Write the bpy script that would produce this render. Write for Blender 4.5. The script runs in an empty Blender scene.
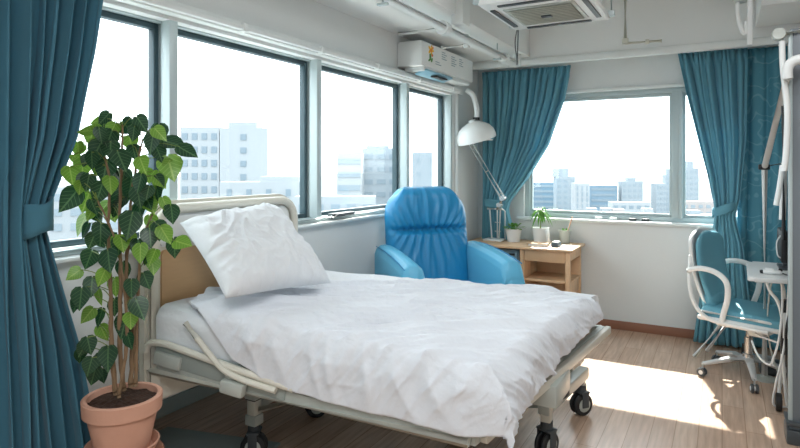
import bpy, bmesh, math, random
from mathutils import Vector, Matrix, noise
random.seed(7)
S = bpy.context.scene
COL = S.collection
PI = math.pi
V = Vector

# ------------------------------------------------------------------ camera
cam_d = bpy.data.cameras.new('camera'); cam = bpy.data.objects.new('camera', cam_d); COL.objects.link(cam)
cam.location = (0, 0, 1.4)
cam.rotation_euler = (PI/2, 0, math.radians(28.8))
cam_d.sensor_fit = 'HORIZONTAL'; cam_d.sensor_width = 36
cam_d.lens = 586/800*36
cam_d.shift_y = -(224-167)/800
cam_d.clip_start = .05; cam_d.clip_end = 3000
S.camera = cam

# ------------------------------------------------------------------ world, sun, added fill lamps, exposure
W = bpy.data.worlds.new('world'); S.world = W; W.use_nodes = True
bg = W.node_tree.nodes['Background']
bg.inputs[0].default_value = (.90, .96, 1, 1); bg.inputs[1].default_value = 3.2
sun_d = bpy.data.lights.new('sun', 'SUN'); sun_d.energy = 13; sun_d.angle = math.radians(.8); sun_d.color = (1, .95, .87)
sun = bpy.data.objects.new('sun', sun_d); COL.objects.link(sun)
sun.rotation_euler = V((.26, -1, -1.05)).to_track_quat('-Z', 'Y').to_euler()
def area(name, loc, rot, sx, sy, e, col=(1, 1, 1), portal=False):
    d = bpy.data.lights.new(name, 'AREA'); d.shape = 'RECTANGLE'; d.size = sx; d.size_y = sy; d.energy = e; d.color = col
    if portal: d.cycles.is_portal = True
    o = bpy.data.objects.new(name, d); COL.objects.link(o); o.location = loc; o.rotation_euler = rot
    return o
area('window_portal', (-2.30, 2.1, 1.56), (0, -PI/2, 0), 1.1, 5.4, 1, portal=True)
area('window_portal', (-.5, 5.56, 1.5), (-PI/2, 0, 0), 2.3, 1.2, 1, portal=True)
area('ceiling_lamp_light', (.4, -.6, 2.72), (0, 0, 0), 1.2, 1.2, 46, (.96, .98, 1))  # unseen fill lamp, added behind the camera to brighten the room
area('ceiling_lamp_light', (-.1, 2.5, 2.72), (0, 0, 0), 1.2, .6, 13, (.96, .98, 1))  # second added fill, above the view, for bed foot, tubes and chair
S.view_settings.view_transform = 'Standard'; S.view_settings.look = 'None'
S.view_settings.gamma = 1; S.view_settings.use_curve_mapping = False
S.view_settings.exposure = 0.46

# ------------------------------------------------------------------ materials
def mat(name, col, rough=.5, metal=0, spec=.5, bump=0, bscale=60, var=0, vscale=8, trans=0, sheen=0, coat=0, stretch=(1, 1, 1)):
    m = bpy.data.materials.new(name); m.use_nodes = True
    nt = m.node_tree; b = nt.nodes['Principled BSDF']
    b.inputs['Base Color'].default_value = (*col, 1); b.inputs['Roughness'].default_value = rough
    b.inputs['Metallic'].default_value = metal; b.inputs['Specular IOR Level'].default_value = spec
    if sheen: b.inputs['Sheen Weight'].default_value = sheen
    if coat: b.inputs['Coat Weight'].default_value = coat
    tc = nt.nodes.new('ShaderNodeTexCoord'); mp = nt.nodes.new('ShaderNodeMapping'); mp.inputs['Scale'].default_value = stretch
    nt.links.new(tc.outputs['Object'], mp.inputs[0])
    if var:
        n = nt.nodes.new('ShaderNodeTexNoise'); n.inputs['Scale'].default_value = vscale; n.inputs['Detail'].default_value = 4
        nt.links.new(mp.outputs[0], n.inputs['Vector'])
        mx = nt.nodes.new('ShaderNodeMix'); mx.data_type = 'RGBA'
        mx.inputs[6].default_value = (*[c*(1-var) for c in col], 1); mx.inputs[7].default_value = (*[min(1, c*(1+var)) for c in col], 1)
        nt.links.new(n.outputs['Fac'], mx.inputs[0]); nt.links.new(mx.outputs[2], b.inputs['Base Color'])
    if bump:
        n = nt.nodes.new('ShaderNodeTexNoise'); n.inputs['Scale'].default_value = bscale; n.inputs['Detail'].default_value = 3
        nt.links.new(mp.outputs[0], n.inputs['Vector'])
        bp = nt.nodes.new('ShaderNodeBump'); bp.inputs['Strength'].default_value = bump; bp.inputs['Distance'].default_value = .01
        nt.links.new(n.outputs['Fac'], bp.inputs['Height']); nt.links.new(bp.outputs[0], b.inputs['Normal'])
    if trans:
        t = nt.nodes.new('ShaderNodeBsdfTranslucent'); t.inputs[0].default_value = (*[min(1, c*1.15) for c in col], 1)
        ms = nt.nodes.new('ShaderNodeMixShader'); ms.inputs[0].default_value = trans
        nt.links.new(b.outputs[0], ms.inputs[1]); nt.links.new(t.outputs[0], ms.inputs[2])
        nt.links.new(ms.outputs[0], nt.nodes['Material Output'].inputs[0])
    return m
def srgb(r, g, b):
    f = lambda c: ((c/255+.055)/1.055)**2.4 if c > 10 else c/255/12.92
    return (f(r), f(g), f(b))
M = {}
M['wall'] = mat('wall_paint', srgb(226, 230, 230), .8, bump=.08, bscale=90, var=.015)
M['ceil'] = mat('ceiling_paint', srgb(232, 235, 234), .85, bump=.05, bscale=60, var=.02, vscale=2)
M['trim'] = mat('white_trim', srgb(228, 233, 232), .4)
M['alu'] = mat('grey_aluminium', srgb(184, 198, 200), .35, .1)
M['alud'] = mat('dark_sash', srgb(62, 84, 92), .35, .1)
M['skirt'] = mat('wood_skirting', srgb(150, 105, 84), .4, var=.12, vscale=6, stretch=(1, 8, 8))
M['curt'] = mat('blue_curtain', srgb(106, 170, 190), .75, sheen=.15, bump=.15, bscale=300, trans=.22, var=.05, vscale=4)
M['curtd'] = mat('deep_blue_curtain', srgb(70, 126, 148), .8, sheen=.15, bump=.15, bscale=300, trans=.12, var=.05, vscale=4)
M['white'] = mat('white_plastic', srgb(232, 235, 234), .35)
M['cream'] = mat('cream_enamel', srgb(222, 220, 208), .35, coat=.1)
M['bedgrey'] = mat('bed_grey_enamel', srgb(184, 190, 184), .4, coat=.1)
M['bedgrey2'] = mat('bed_panel_grey', srgb(160, 170, 166), .5)
M['steel'] = mat('brushed_steel', srgb(190, 192, 192), .25, .9, bump=.05, stretch=(1, 1, 20))
M['silver'] = mat('silver_paint', srgb(206, 210, 212), .3, .35)
M['black'] = mat('black_rubber', srgb(28, 30, 32), .5)
M['dgrey'] = mat('dark_grey_plastic', srgb(70, 76, 80), .45)
M['column'] = mat('grey_column_paint', srgb(112, 120, 127), .45, var=.03)
M['mat'] = mat('grey_green_rubber', srgb(138, 152, 150), .6, bump=.1, bscale=200)
M['sheet'] = mat('white_sheet', srgb(226, 230, 234), .85, bump=.25, bscale=45, sheen=.1)
M['duvet'] = mat('white_duvet_cotton', srgb(226, 231, 238), .85, bump=.35, bscale=28, sheen=.1, stretch=(1, 2.2, 1))
for _k, _s, _st in (('duvet', 6.5, .5), ('sheet', 7, .5)):
    _nt = M[_k].node_tree; _b = _nt.nodes['Principled BSDF']; _tc = _nt.nodes.new('ShaderNodeTexCoord')
    _mp = _nt.nodes.new('ShaderNodeMapping'); _mp.inputs['Rotation'].default_value = (0, 0, .7); _mp.inputs['Scale'].default_value = (1, 3.2, 1)
    _n = _nt.nodes.new('ShaderNodeTexNoise'); _n.noise_type = 'RIDGED_MULTIFRACTAL'; _n.inputs['Scale'].default_value = _s; _n.inputs['Detail'].default_value = 3; _n.inputs['Distortion'].default_value = .6
    _bp = _nt.nodes.new('ShaderNodeBump'); _bp.inputs['Strength'].default_value = _st; _bp.inputs['Distance'].default_value = .02
    _nt.links.new(_tc.outputs['Object'], _mp.inputs[0]); _nt.links.new(_mp.outputs[0], _n.inputs['Vector']); _nt.links.new(_n.outputs['Fac'], _bp.inputs['Height'])
    _old = [l.from_socket for l in _b.inputs['Normal'].links]
    if _old: _nt.links.new(_old[0], _bp.inputs['Normal'])
    _nt.links.new(_bp.outputs[0], _b.inputs['Normal'])
M['hbwood'] = mat('tan_headboard_laminate', srgb(206, 168, 124), .5, var=.06, vscale=10, stretch=(1, 1, 10))
M['leather'] = mat('blue_leather', srgb(32, 138, 190), .38, bump=.12, bscale=120, coat=.1)
M['leather2'] = mat('pale_blue_leather', srgb(98, 180, 214), .42, bump=.1, bscale=120)
M['seatblue'] = mat('grey_blue_vinyl', srgb(104, 168, 188), .5, bump=.1, bscale=150)
M['terra'] = mat('terracotta', srgb(202, 154, 132), .7, var=.08, vscale=14, bump=.08)
M['soil'] = mat('potting_soil', srgb(58, 38, 26), .95, bump=.8, bscale=90, var=.5, vscale=70)
M['bark'] = mat('plant_bark', srgb(128, 104, 78), .8, bump=.5, bscale=60, var=.25, vscale=40, stretch=(1, 1, .3))
M['stalk'] = mat('green_stalk', srgb(110, 130, 60), .6)
M['greenpot'] = mat('small_plant_green', srgb(96, 150, 60), .5, trans=.3, var=.2, vscale=30)
M['ceramic'] = mat('white_ceramic', srgb(236, 238, 238), .25)
M['book'] = mat('tan_cover', srgb(196, 160, 122), .6)
M['bookd'] = mat('slate_cover', srgb(72, 90, 104), .5)
M['paper'] = mat('paper_white', srgb(238, 238, 232), .7)
M['cabgrey'] = mat('blue_grey_steel', srgb(112, 138, 150), .5)
M['red'] = mat('red_mark', srgb(190, 70, 60), .5)
M['louver'] = mat('louver_beige', srgb(208, 208, 196), .5)
M['ground'] = mat('city_ground', srgb(96, 102, 104), .9, var=.1, vscale=.02)
for k, c in (('bld1', (214, 222, 228)), ('bld2', (196, 210, 220)), ('bld3', (150, 182, 204)), ('bld4', (222, 214, 212)), ('bwin', (168, 188, 202)), ('bwin2', (184, 202, 214))):  # distance haze is put into these pale facade colours, no volume used
    M[k] = mat('facade_' + k, tuple(v*.48 for v in srgb(*c)), .8)
M['flower_y'] = mat('flower_yellow', srgb(240, 190, 70), .6)
M['flower_o'] = mat('flower_orange', srgb(232, 130, 70), .6)
M['flower_g'] = mat('flower_green', srgb(90, 150, 80), .6)
M['print'] = mat('grey_print', srgb(150, 168, 178), .6)
M['bluepanel'] = mat('pale_blue_flap', srgb(140, 190, 212), .35)
M['pencil'] = mat('peach_stick', srgb(224, 178, 150), .5)

def wood_planks(name, c1, c2, c3, scale, rough, rot=0, mortar=.002, pw=.9, ph=.11):
    m = bpy.data.materials.new(name); m.use_nodes = True; nt = m.node_tree; b = nt.nodes['Principled BSDF']
    tc = nt.nodes.new('ShaderNodeTexCoord'); mp = nt.nodes.new('ShaderNodeMapping'); mp.inputs['Rotation'].default_value = (0, 0, rot)
    nt.links.new(tc.outputs['Object'], mp.inputs[0])
    br = nt.nodes.new('ShaderNodeTexBrick'); br.inputs['Color1'].default_value = (*c1, 1); br.inputs['Color2'].default_value = (*c2, 1); br.inputs['Mortar'].default_value = (*c3, 1)
    br.inputs['Scale'].default_value = 1; br.inputs['Mortar Size'].default_value = mortar; br.inputs['Brick Width'].default_value = pw; br.inputs['Row Height'].default_value = ph
    br.inputs['Mortar Smooth'].default_value = .2; br.offset = .37
    nt.links.new(mp.outputs[0], br.inputs['Vector'])
    mp2 = nt.nodes.new('ShaderNodeMapping'); mp2.inputs['Scale'].default_value = (1.2, 16, 1); nt.links.new(mp.outputs[0], mp2.inputs[0])
    n = nt.nodes.new('ShaderNodeTexNoise'); n.inputs['Scale'].default_value = 3; n.inputs['Detail'].default_value = 6; nt.links.new(mp2.outputs[0], n.inputs['Vector'])
    cr = nt.nodes.new('ShaderNodeMapRange'); cr.inputs['From Min'].default_value = .3; cr.inputs['From Max'].default_value = .7; cr.inputs['To Min'].default_value = .8; cr.inputs['To Max'].default_value = 1.12
    nt.links.new(n.outputs['Fac'], cr.inputs['Value'])
    mx = nt.nodes.new('ShaderNodeMix'); mx.data_type = 'RGBA'; mx.blend_type = 'MULTIPLY'; mx.inputs[0].default_value = 1
    nt.links.new(br.outputs['Color'], mx.inputs[6]); nt.links.new(cr.outputs[0], mx.inputs[7]); nt.links.new(mx.outputs[2], b.inputs['Base Color'])
    b.inputs['Roughness'].default_value = rough; b.inputs['Coat Weight'].default_value = .15; b.inputs['Coat Roughness'].default_value = .2
    bp = nt.nodes.new('ShaderNodeBump'); bp.inputs['Strength'].default_value = .15; bp.inputs['Distance'].default_value = .002
    nt.links.new(br.outputs['Fac'], bp.inputs['Height']); bp.invert = True; nt.links.new(bp.outputs[0], b.inputs['Normal'])
    return m
M['floor'] = wood_planks('laminate_floor', srgb(204, 176, 154), srgb(194, 164, 142), srgb(160, 128, 106), 1, .27, PI/2)
M['deskwood'] = wood_planks('pale_pine', srgb(222, 186, 148), srgb(218, 180, 140), srgb(218, 180, 140), 1, .45, 0, 0.0, 2, .5)

def glass_mat():
    m = bpy.data.materials.new('window_glass'); m.use_nodes = True; nt = m.node_tree; nt.nodes.remove(nt.nodes['Principled BSDF'])
    t = nt.nodes.new('ShaderNodeBsdfTransparent'); t.inputs[0].default_value = (.96, .98, .98, 1)
    g = nt.nodes.new('ShaderNodeBsdfGlossy'); g.inputs['Roughness'].default_value = .02
    x = nt.nodes.new('ShaderNodeMixShader'); x.inputs[0].default_value = .04
    nt.links.new(t.outputs[0], x.inputs[1]); nt.links.new(g.outputs[0], x.inputs[2]); nt.links.new(x.outputs[0], nt.nodes['Material Output'].inputs[0])
    return m
M['glass'] = glass_mat()

def leaf_mat(name, dark, vein):
    m = bpy.data.materials.new(name); m.use_nodes = True; nt = m.node_tree; b = nt.nodes['Principled BSDF']
    uv = nt.nodes.new('ShaderNodeUVMap'); uv.uv_map = 'UVMap'
    sp = nt.nodes.new('ShaderNodeSeparateXYZ'); nt.links.new(uv.outputs[0], sp.inputs[0])
    ab = nt.nodes.new('ShaderNodeMath'); ab.operation = 'ABSOLUTE'; nt.links.new(sp.outputs[0], ab.inputs[0])
    # side veins: sin((v - |u|*.8)*k); midrib: |u| small
    mu = nt.nodes.new('ShaderNodeMath'); mu.operation = 'MULTIPLY_ADD'; mu.inputs[1].default_value = -.7; nt.links.new(ab.outputs[0], mu.inputs[0]); nt.links.new(sp.outputs[1], mu.inputs[2])
    k = nt.nodes.new('ShaderNodeMath'); k.operation = 'MULTIPLY'; k.inputs[1].default_value = 38; nt.links.new(mu.outputs[0], k.inputs[0])
    si = nt.nodes.new('ShaderNodeMath'); si.operation = 'SINE'; nt.links.new(k.outputs[0], si.inputs[0])
    g1 = nt.nodes.new('ShaderNodeMath'); g1.operation = 'GREATER_THAN'; g1.inputs[1].default_value = .93; nt.links.new(si.outputs[0], g1.inputs[0])
    g2 = nt.nodes.new('ShaderNodeMath'); g2.operation = 'LESS_THAN'; g2.inputs[1].default_value = .035; nt.links.new(ab.outputs[0], g2.inputs[0])
    mxx = nt.nodes.new('ShaderNodeMath'); mxx.operation = 'MAXIMUM'; nt.links.new(g1.outputs[0], mxx.inputs[0]); nt.links.new(g2.outputs[0], mxx.inputs[1])
    mx = nt.nodes.new('ShaderNodeMix'); mx.data_type = 'RGBA'; mx.inputs[6].default_value = (*dark, 1); mx.inputs[7].default_value = (*vein, 1)
    nt.links.new(mxx.outputs[0], mx.inputs[0]); nt.links.new(mx.outputs[2], b.inputs['Base Color'])
    b.inputs['Roughness'].default_value = .35
    t = nt.nodes.new('ShaderNodeBsdfTranslucent'); nt.links.new(mx.outputs[2], t.inputs[0])
    ms = nt.nodes.new('ShaderNodeMixShader'); ms.inputs[0].default_value = .3
    nt.links.new(b.outputs[0], ms.inputs[1]); nt.links.new(t.outputs[0], ms.inputs[2]); nt.links.new(ms.outputs[0], nt.nodes['Material Output'].inputs[0])
    return m
M['leafd'] = leaf_mat('dark_leaf', srgb(28, 68, 42), srgb(78, 116, 74))
M['leafl'] = leaf_mat('young_leaf', srgb(110, 156, 56), srgb(152, 184, 90))

def jacquard():
    m = mat('jacquard_curtain', srgb(60, 122, 142), .7, trans=.15)
    nt = m.node_tree; b = nt.nodes['Principled BSDF']
    tc = nt.nodes.new('ShaderNodeTexCoord'); w = nt.nodes.new('ShaderNodeTexWave'); w.wave_type = 'RINGS'; w.rings_direction = 'Y'; w.inputs['Scale'].default_value = 2.2
    w.inputs['Distortion'].default_value = 14; w.inputs['Detail'].default_value = 1; w.inputs['Detail Scale'].default_value = 3.2
    nt.links.new(tc.outputs['Object'], w.inputs['Vector'])
    g = nt.nodes.new('ShaderNodeMapRange'); g.inputs['From Min'].default_value = .86; g.inputs['From Max'].default_value = .96; nt.links.new(w.outputs['Fac'], g.inputs['Value'])
    mx = nt.nodes.new('ShaderNodeMix'); mx.data_type = 'RGBA'; mx.inputs[6].default_value = (*srgb(84, 150, 170), 1); mx.inputs[7].default_value = (*srgb(112, 170, 188), 1)
    nt.links.new(g.outputs[0], mx.inputs[0]); nt.links.new(mx.outputs[2], b.inputs['Base Color'])
    return m
M['jacq'] = jacquard()

# ------------------------------------------------------------------ mesh helpers
def wloc(o):
    p = V((0, 0, 0))
    while o: p = p + o.location; o = o.parent
    return p
def obj(name, bm, m, parent=None, local=False, kind=None, smooth=35, subsurf=0, label=None):
    """link bm as one mesh object; coordinates are world ones unless local (then in the parent's frame)"""
    if parent is not None and not local:
        bmesh.ops.translate(bm, verts=bm.verts, vec=-wloc(parent))
    me = bpy.data.meshes.new(name); bm.normal_update(); bm.to_mesh(me); bm.free()
    for mm in (m if isinstance(m, (list, tuple)) else [m]): me.materials.append(M[mm])
    if smooth:
        me.polygons.foreach_set('use_smooth', [True]*len(me.polygons))
        me.set_sharp_from_angle(angle=math.radians(smooth))
    o = bpy.data.objects.new(name, me); COL.objects.link(o)
    if parent is not None: o.parent = parent
    if kind: o['kind'] = kind
    if label: o['label'] = label
    if subsurf:
        s = o.modifiers.new('sub', 'SUBSURF'); s.levels = s.render_levels = subsurf
    return o
def thing(name, label, cat, loc=(0, 0, 0), rz=0, group=None):
    o = bpy.data.objects.new(name, None); COL.objects.link(o); o.location = loc; o.rotation_euler = (0, 0, rz)
    o.empty_display_size = .05
    tag(o, label, cat, group); return o
def tag(o, label, cat, group=None):
    o['label'] = label; o['category'] = cat
    if group: o['group'] = group
    return o
def struct(o, ): o['kind'] = 'structure'; return o
def NB(): return bmesh.new()
def box(bm, lo, hi, bev=0, seg=2, rot=None, mi=0):
    lo, hi = V(lo), V(hi); c = (lo+hi)/2; d = hi-lo
    r = bmesh.ops.create_cube(bm, size=1)
    vs = r['verts']; bmesh.ops.scale(bm, vec=d, verts=vs)
    fs = set(f for v in vs for f in v.link_faces)
    if bev:
        es = list(set(e for v in vs for e in v.link_edges))
        rb = bmesh.ops.bevel(bm, geom=es, offset=bev, segments=seg, profile=.5, affect='EDGES')
        vs = list(set(v for f in rb['faces'] for v in f.verts) | set(v for v in vs if v.is_valid))
    if rot: bmesh.ops.rotate(bm, cent=(0, 0, 0), matrix=rot, verts=vs)
    bmesh.ops.translate(bm, vec=c, verts=vs)
    if mi:
        for f in set(f for v in vs for f in v.link_faces): f.material_index = mi
    return vs
def BX(lo, hi, bev=0, seg=2):
    bm = NB(); box(bm, lo, hi, bev, seg); return bm
def hexa(bm, b4, t4):
    """solid from four bottom and four top corners, both counter-clockwise seen from above"""
    v = [bm.verts.new(p) for p in list(b4)+list(t4)]
    bm.faces.new((v[3], v[2], v[1], v[0])); bm.faces.new(v[4:8])
    for i in range(4): j = (i+1) % 4; bm.faces.new((v[i], v[j], v[4+j], v[4+i]))
    return v
def frame_axes(t):
    t = t.normalized(); up = V((0, 0, 1)) if abs(t.z) < .95 else V((1, 0, 0))
    a = t.cross(up).normalized(); b = a.cross(t).normalized(); return a, b
def tube(bm, pts, r, n=10, closed=False, flat=1, cap=True):
    pts = [V(p) for p in pts]; rings = []; N = len(pts)
    a = None
    for i, p in enumerate(pts):
        t = (pts[(i+1) % N]-pts[i-1]) if closed else (pts[min(i+1, N-1)]-pts[max(i-1, 0)])
        t.normalize()
        if a is None: a, b = frame_axes(t)
        else:
            a = (a-t*a.dot(t)); a = a.normalized() if a.length > 1e-6 else frame_axes(t)[0]; b = t.cross(a)
        rr = r[i] if isinstance(r, (list, tuple)) else r
        rings.append([bm.verts.new(p+a*math.cos(2*PI*k/n)*rr+b*math.sin(2*PI*k/n)*rr*flat) for k in range(n)])
    for i in range(N if closed else N-1):
        A, B = rings[i], rings[(i+1) % N]
        for k in range(n): bm.faces.new((A[k], A[(k+1) % n], B[(k+1) % n], B[k]))
    if cap and not closed:
        bm.faces.new(rings[0][::-1]); bm.faces.new(rings[-1])
    return bm
def smooth_path(pts, k=6, closed=False):
    pts = [V(p) for p in pts]; out = []; N = len(pts)
    for i in range(N if closed else N-1):
        g = (lambda j: pts[j % N]) if closed else (lambda j: pts[max(0, min(N-1, j))])
        p0, p1, p2, p3 = g(i-1), g(i), g(i+1), g(i+2)
        for s in range(k):
            t = s/k
            out.append(.5*((2*p1)+(p2-p0)*t+(2*p0-5*p1+4*p2-p3)*t*t+(-p0+3*p1-3*p2+p3)*t**3))
    if not closed: out.append(pts[-1])
    return out
def bend(pts, rad=.03, k=5):
    """polyline with rounded corners"""
    pts = [V(p) for p in pts]; out = [pts[0]]
    for i in range(1, len(pts)-1):
        a, b, c = pts[i-1], pts[i], pts[i+1]
        r = min(rad, (a-b).length*.45, (c-b).length*.45)
        p, q = b+(a-b).normalized()*r, b+(c-b).normalized()*r
        for s in range(k+1):
            t = s/k; out.append(p*(1-t)**2+b*2*t*(1-t)+q*t*t)
    out.append(pts[-1]); return out
def lathe(bm, prof, c=(0, 0, 0), n=28, axis='z'):
    """prof: (radius, height) pairs"""
    c = V(c); rings = []
    for r, h in prof:
        ring = []
        for k in range(n):
            a = 2*PI*k/n; p = (r*math.cos(a), r*math.sin(a), h)
            if axis == 'x': p = (h, p[0], p[1])
            if axis == 'y': p = (p[1], h, p[0])
            ring.append(bm.verts.new(c+V(p)))
        rings.append(ring)
    for A, B in zip(rings, rings[1:]):
        for k in range(n): bm.faces.new((A[k], A[(k+1) % n], B[(k+1) % n], B[k]))
    if prof[0][0] > 1e-4: bm.faces.new(rings[0][::-1])
    if prof[-1][0] > 1e-4: bm.faces.new(rings[-1])
    bmesh.ops.remove_doubles(bm, verts=bm.verts, dist=1e-5)
    return bm
def rod(bm, a, b, r, n=12): return tube(bm, [a, b], r, n)
def grid(bm, f, nu, nv, uv=False):
    vs = [[bm.verts.new(f(i/nu, j/nv)) for j in range(nv+1)] for i in range(nu+1)]
    for i in range(nu):
        for j in range(nv): bm.faces.new((vs[i][j], vs[i+1][j], vs[i+1][j+1], vs[i][j+1]))
    return vs
def lerp(a, b, t): return a+(b-a)*t
def sstep(a, b, x):
    if a > b: return 1-sstep(b, a, x)
    t = max(0, min(1, (x-a)/(b-a))); return t*t*(3-2*t)
def pw(xs, x):
    """piecewise smooth interpolation through [(x, y), ...]"""
    if x <= xs[0][0]: return xs[0][1]
    for (a, p), (b, q) in zip(xs, xs[1:]):
        if x <= b: return lerp(p, q, sstep(a, b, x)) if False else lerp(p, q, (x-a)/(b-a))
    return xs[-1][1]
def dup(root, loc, rz=None, label=None, group=None):
    r = root.copy(); COL.objects.link(r); r.location = loc
    if rz is not None: r.rotation_euler = (0, 0, rz)
    if label: r['label'] = label
    if group: r['group'] = group
    for ch in list(root.children):
        c = ch.copy(); COL.objects.link(c); c.parent = r
        for g in list(ch.children):
            d = g.copy(); COL.objects.link(d); d.parent = c
    return r

# ------------------------------------------------------------------ room shell
XL = -2.07; YB = 5.34; XR = 2.6; YF = -2.6; ZC = 2.78
bm = NB(); box(bm, (-2.95, YF-.2, -.1), (XR+.2, YB+.25, 0)); struct(obj('floor', bm, 'floor', smooth=0))
bm = NB(); box(bm, (-2.3, YF-.2, ZC), (XR+.2, YB+.25, ZC+.12))
struct(obj('ceiling', bm, 'ceil', smooth=0))
# left wall with the window band; low recess at the floor
bm = NB()
box(bm, (XL-.2, YF, 2.03), (XL, YB+.2, ZC))
box(bm, (XL-.2, YF, .5), (XL, 3.62, 1.075))
box(bm, (XL-.2, 3.62, 0), (XL, YB+.2, 1.075))
box(bm, (XL-.2, 4.72, 1.075), (XL, YB+.2, 2.03))
box(bm, (XL-.2, YF, 1.075), (XL, -1.6, 2.03))
box(bm, (-2.95, .2, 0), (-2.76, 3.7, .55))
box(bm, (-2.76, 3.62, 0), (XL-.2, 3.7, .55))
box(bm, (-2.76, .2, 0), (XL-.2, .3, .55))
box(bm, (-2.95, .2, .5), (XL-.2, 3.7, .55))
box(bm, (XL-.2, YF, 0), (XL, .3, .5))
struct(obj('wall_left', bm, 'wall', smooth=0))
# back wall
WX0, WX1, WZ0, WZ1 = -1.62, .50, .94, 2.06
bm = NB()
box(bm, (XL, YB, 0), (XR, YB+.2, WZ0)); box(bm, (XL, YB, WZ1), (XR, YB+.2, ZC))
box(bm, (XL, YB, WZ0), (WX0, YB+.2, WZ1)); box(bm, (WX1, YB, WZ0), (XR, YB+.2, WZ1))
struct(obj('wall_back', bm, 'wall', smooth=0))
struct(obj('wall_right', BX((XR, YF, 0), (XR+.15, YB+.2, ZC)), 'wall', smooth=0))
struct(obj('wall_front', BX((XL-.2, YF-.15, 0), (XR+.15, YF, ZC)), 'wall', smooth=0))
# soffit along the left wall, beam over the back curtains, lowered block at the right
struct(obj('trim_1', BX((XL, YF, 2.36), (-1.47, 5.02, ZC), .004), 'ceil', smooth=0))
struct(obj('trim_2', BX((XL, 5.02, 2.34), (XR, YB, ZC), .004), 'ceil', smooth=0))
bm = NB(); box(bm, (XL, 5.0, 2.285), (XR, 5.06, 2.345), .012); struct(obj('trim_3', bm, 'trim'))
struct(obj('trim_4', BX((.215, 4.35, 2.42), (XR, 5.0, ZC), .004), 'ceil', smooth=0))
# baseboards
bm = NB(); box(bm, (XL+.02, YB-.014, 0), (XR, YB, .075), .004); struct(obj('baseboard_back', bm, 'skirt'))
bm = NB(); box(bm, (XL, 3.6, 0), (XL+.014, YB, .075), .004); struct(obj('baseboard_left', bm, 'skirt'))
bm = NB(); box(bm, (-2.76, .3, 0), (-2.745, 3.62, .09), .004); struct(obj('baseboard_recess', bm, 'bedgrey2'))
# window head and sill trims on the left wall
bm = NB(); box(bm, (XL, -1.7, 2.045), (XL+.05, 4.86, 2.10), .008); struct(obj('trim_5', bm, 'trim'))
bm = NB(); box(bm, (XL-.1, -1.7, 1.062), (XL+.045, 4.76, 1.078), .005); struct(obj('trim_6', bm, 'trim'))
bm = NB(); box(bm, (XL, 4.76, 1.062), (XL+.03, 4.82, 2.05), .006); struct(obj('trim_7', bm, 'trim'))
bm = NB(); box(bm, (WX0-.06, YB-.035, WZ0-.03), (WX1+.06, YB+.06, WZ0-.002), .006); struct(obj('trim_8', bm, 'trim'))
bm = NB(); box(bm, (WX0-.06, YB-.02, WZ1), (WX1+.06, YB+.02, WZ1+.03), .006); struct(obj('trim_9', bm, 'trim'))

# windows
def win_empty(name, loc):
    e = bpy.data.objects.new(name, None); COL.objects.link(e); e.location = loc; e['kind'] = 'structure'; e.empty_display_size = .05; return e
def rect_frame(bm, ax, a0, a1, z0, z1, p0, p1, w, wt=None, bev=.004):
    wt = wt or w
    def B(a, b, c, d):
        if ax == 'y': box(bm, (p0, a, c), (p1, b, d), bev)
        else: box(bm, (a, p0, c), (b, p1, d), bev)
    B(a0, a0+w, z0, z1); B(a1-w, a1, z0, z1); B(a0+w, a1-w, z0, z0+wt); B(a0+w, a1-w, z1-wt, z1)
ys = [-1.6, -.5, .62, 1.757, 2.80, 3.91, 4.72]
for i in range(6):
    a, b = ys[i], ys[i+1]
    e = win_empty('window_%d' % (i+1), (XL-.1, (a+b)/2, 1.08))
    bm = NB(); rect_frame(bm, 'y', a, b, 1.08, 2.045, XL-.13, XL-.05, .018, .022); obj('window_frame', bm, 'alu', e)
    bm = NB(); rect_frame(bm, 'y', a+.014, b-.026, 1.10, 2.023, XL-.12, XL-.08, .026, .026); obj('sash', bm, 'alud', e)
    bm = NB(); box(bm, (XL-.103, a+.03, 1.12), (XL-.097, b-.04, 2.0)); obj('glass_pane', bm, 'glass', e, smooth=0)
    bm = NB(); box(bm, (XL-.03, a, 1.08), (XL-.0, b, 1.10), .004); rod(bm, (XL+.012, a+.02, 1.10), (XL+.012, b-.02, 1.10), .007, 8); obj('sill_rail', bm, 'alu', e)
    bm = NB(); box(bm, (XL-.06, b-.034, 1.1), (XL-.002, b+.010, 2.04), .004); obj('mullion_cover', bm, 'alu' if i % 2 else 'alu', e)
    if i in (4,):
        bm = NB(); box(bm, (XL-.03, a+.10, 1.10), (XL+.02, a+.34, 1.118), .006); tube(bm, bend([(XL+.02, a+.08, 1.095), (XL+.03, a+.14, 1.11), (XL+.03, a+.2, 1.106)], .02), .007, 8); obj('window_latch', bm, 'dgrey', e)
e = win_empty('window_7', (-.5, YB+.08, WZ0))
bm = NB(); rect_frame(bm, 'x', WX0, WX1, WZ0, WZ1, YB+.04, YB+.13, .045, .04); obj('window_frame', bm, 'alu', e)
bm = NB(); box(bm, (-.368, YB+.03, WZ0+.03), (-.30, YB+.12, WZ1-.03), .004); box(bm, (-.315, YB+.02, WZ0+.03), (-.285, YB+.08, WZ1-.03), .004); obj('mullion', bm, 'alu', e)
for (a, b) in ((WX0+.045, -.368), (-.285, WX1-.045)):
    bm = NB(); rect_frame(bm, 'x', a, b, WZ0+.04, WZ1-.04, YB+.06, YB+.10, .02, .025); obj('sash', bm, 'alu', e)
    bm = NB(); box(bm, (a+.015, YB+.078, WZ0+.06), (b-.015, YB+.084, WZ1-.06)); obj('glass_pane', bm, 'glass', e, smooth=0)
for x0 in (-.98, -.86, -.70, -.60):
    bm = NB(); box(bm, (x0, YB+.0, WZ0-.0), (x0+.06, YB+.03, WZ0+.022), .005); obj('window_catch', bm, 'white' if x0 < -.8 else 'dgrey', e)

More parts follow.
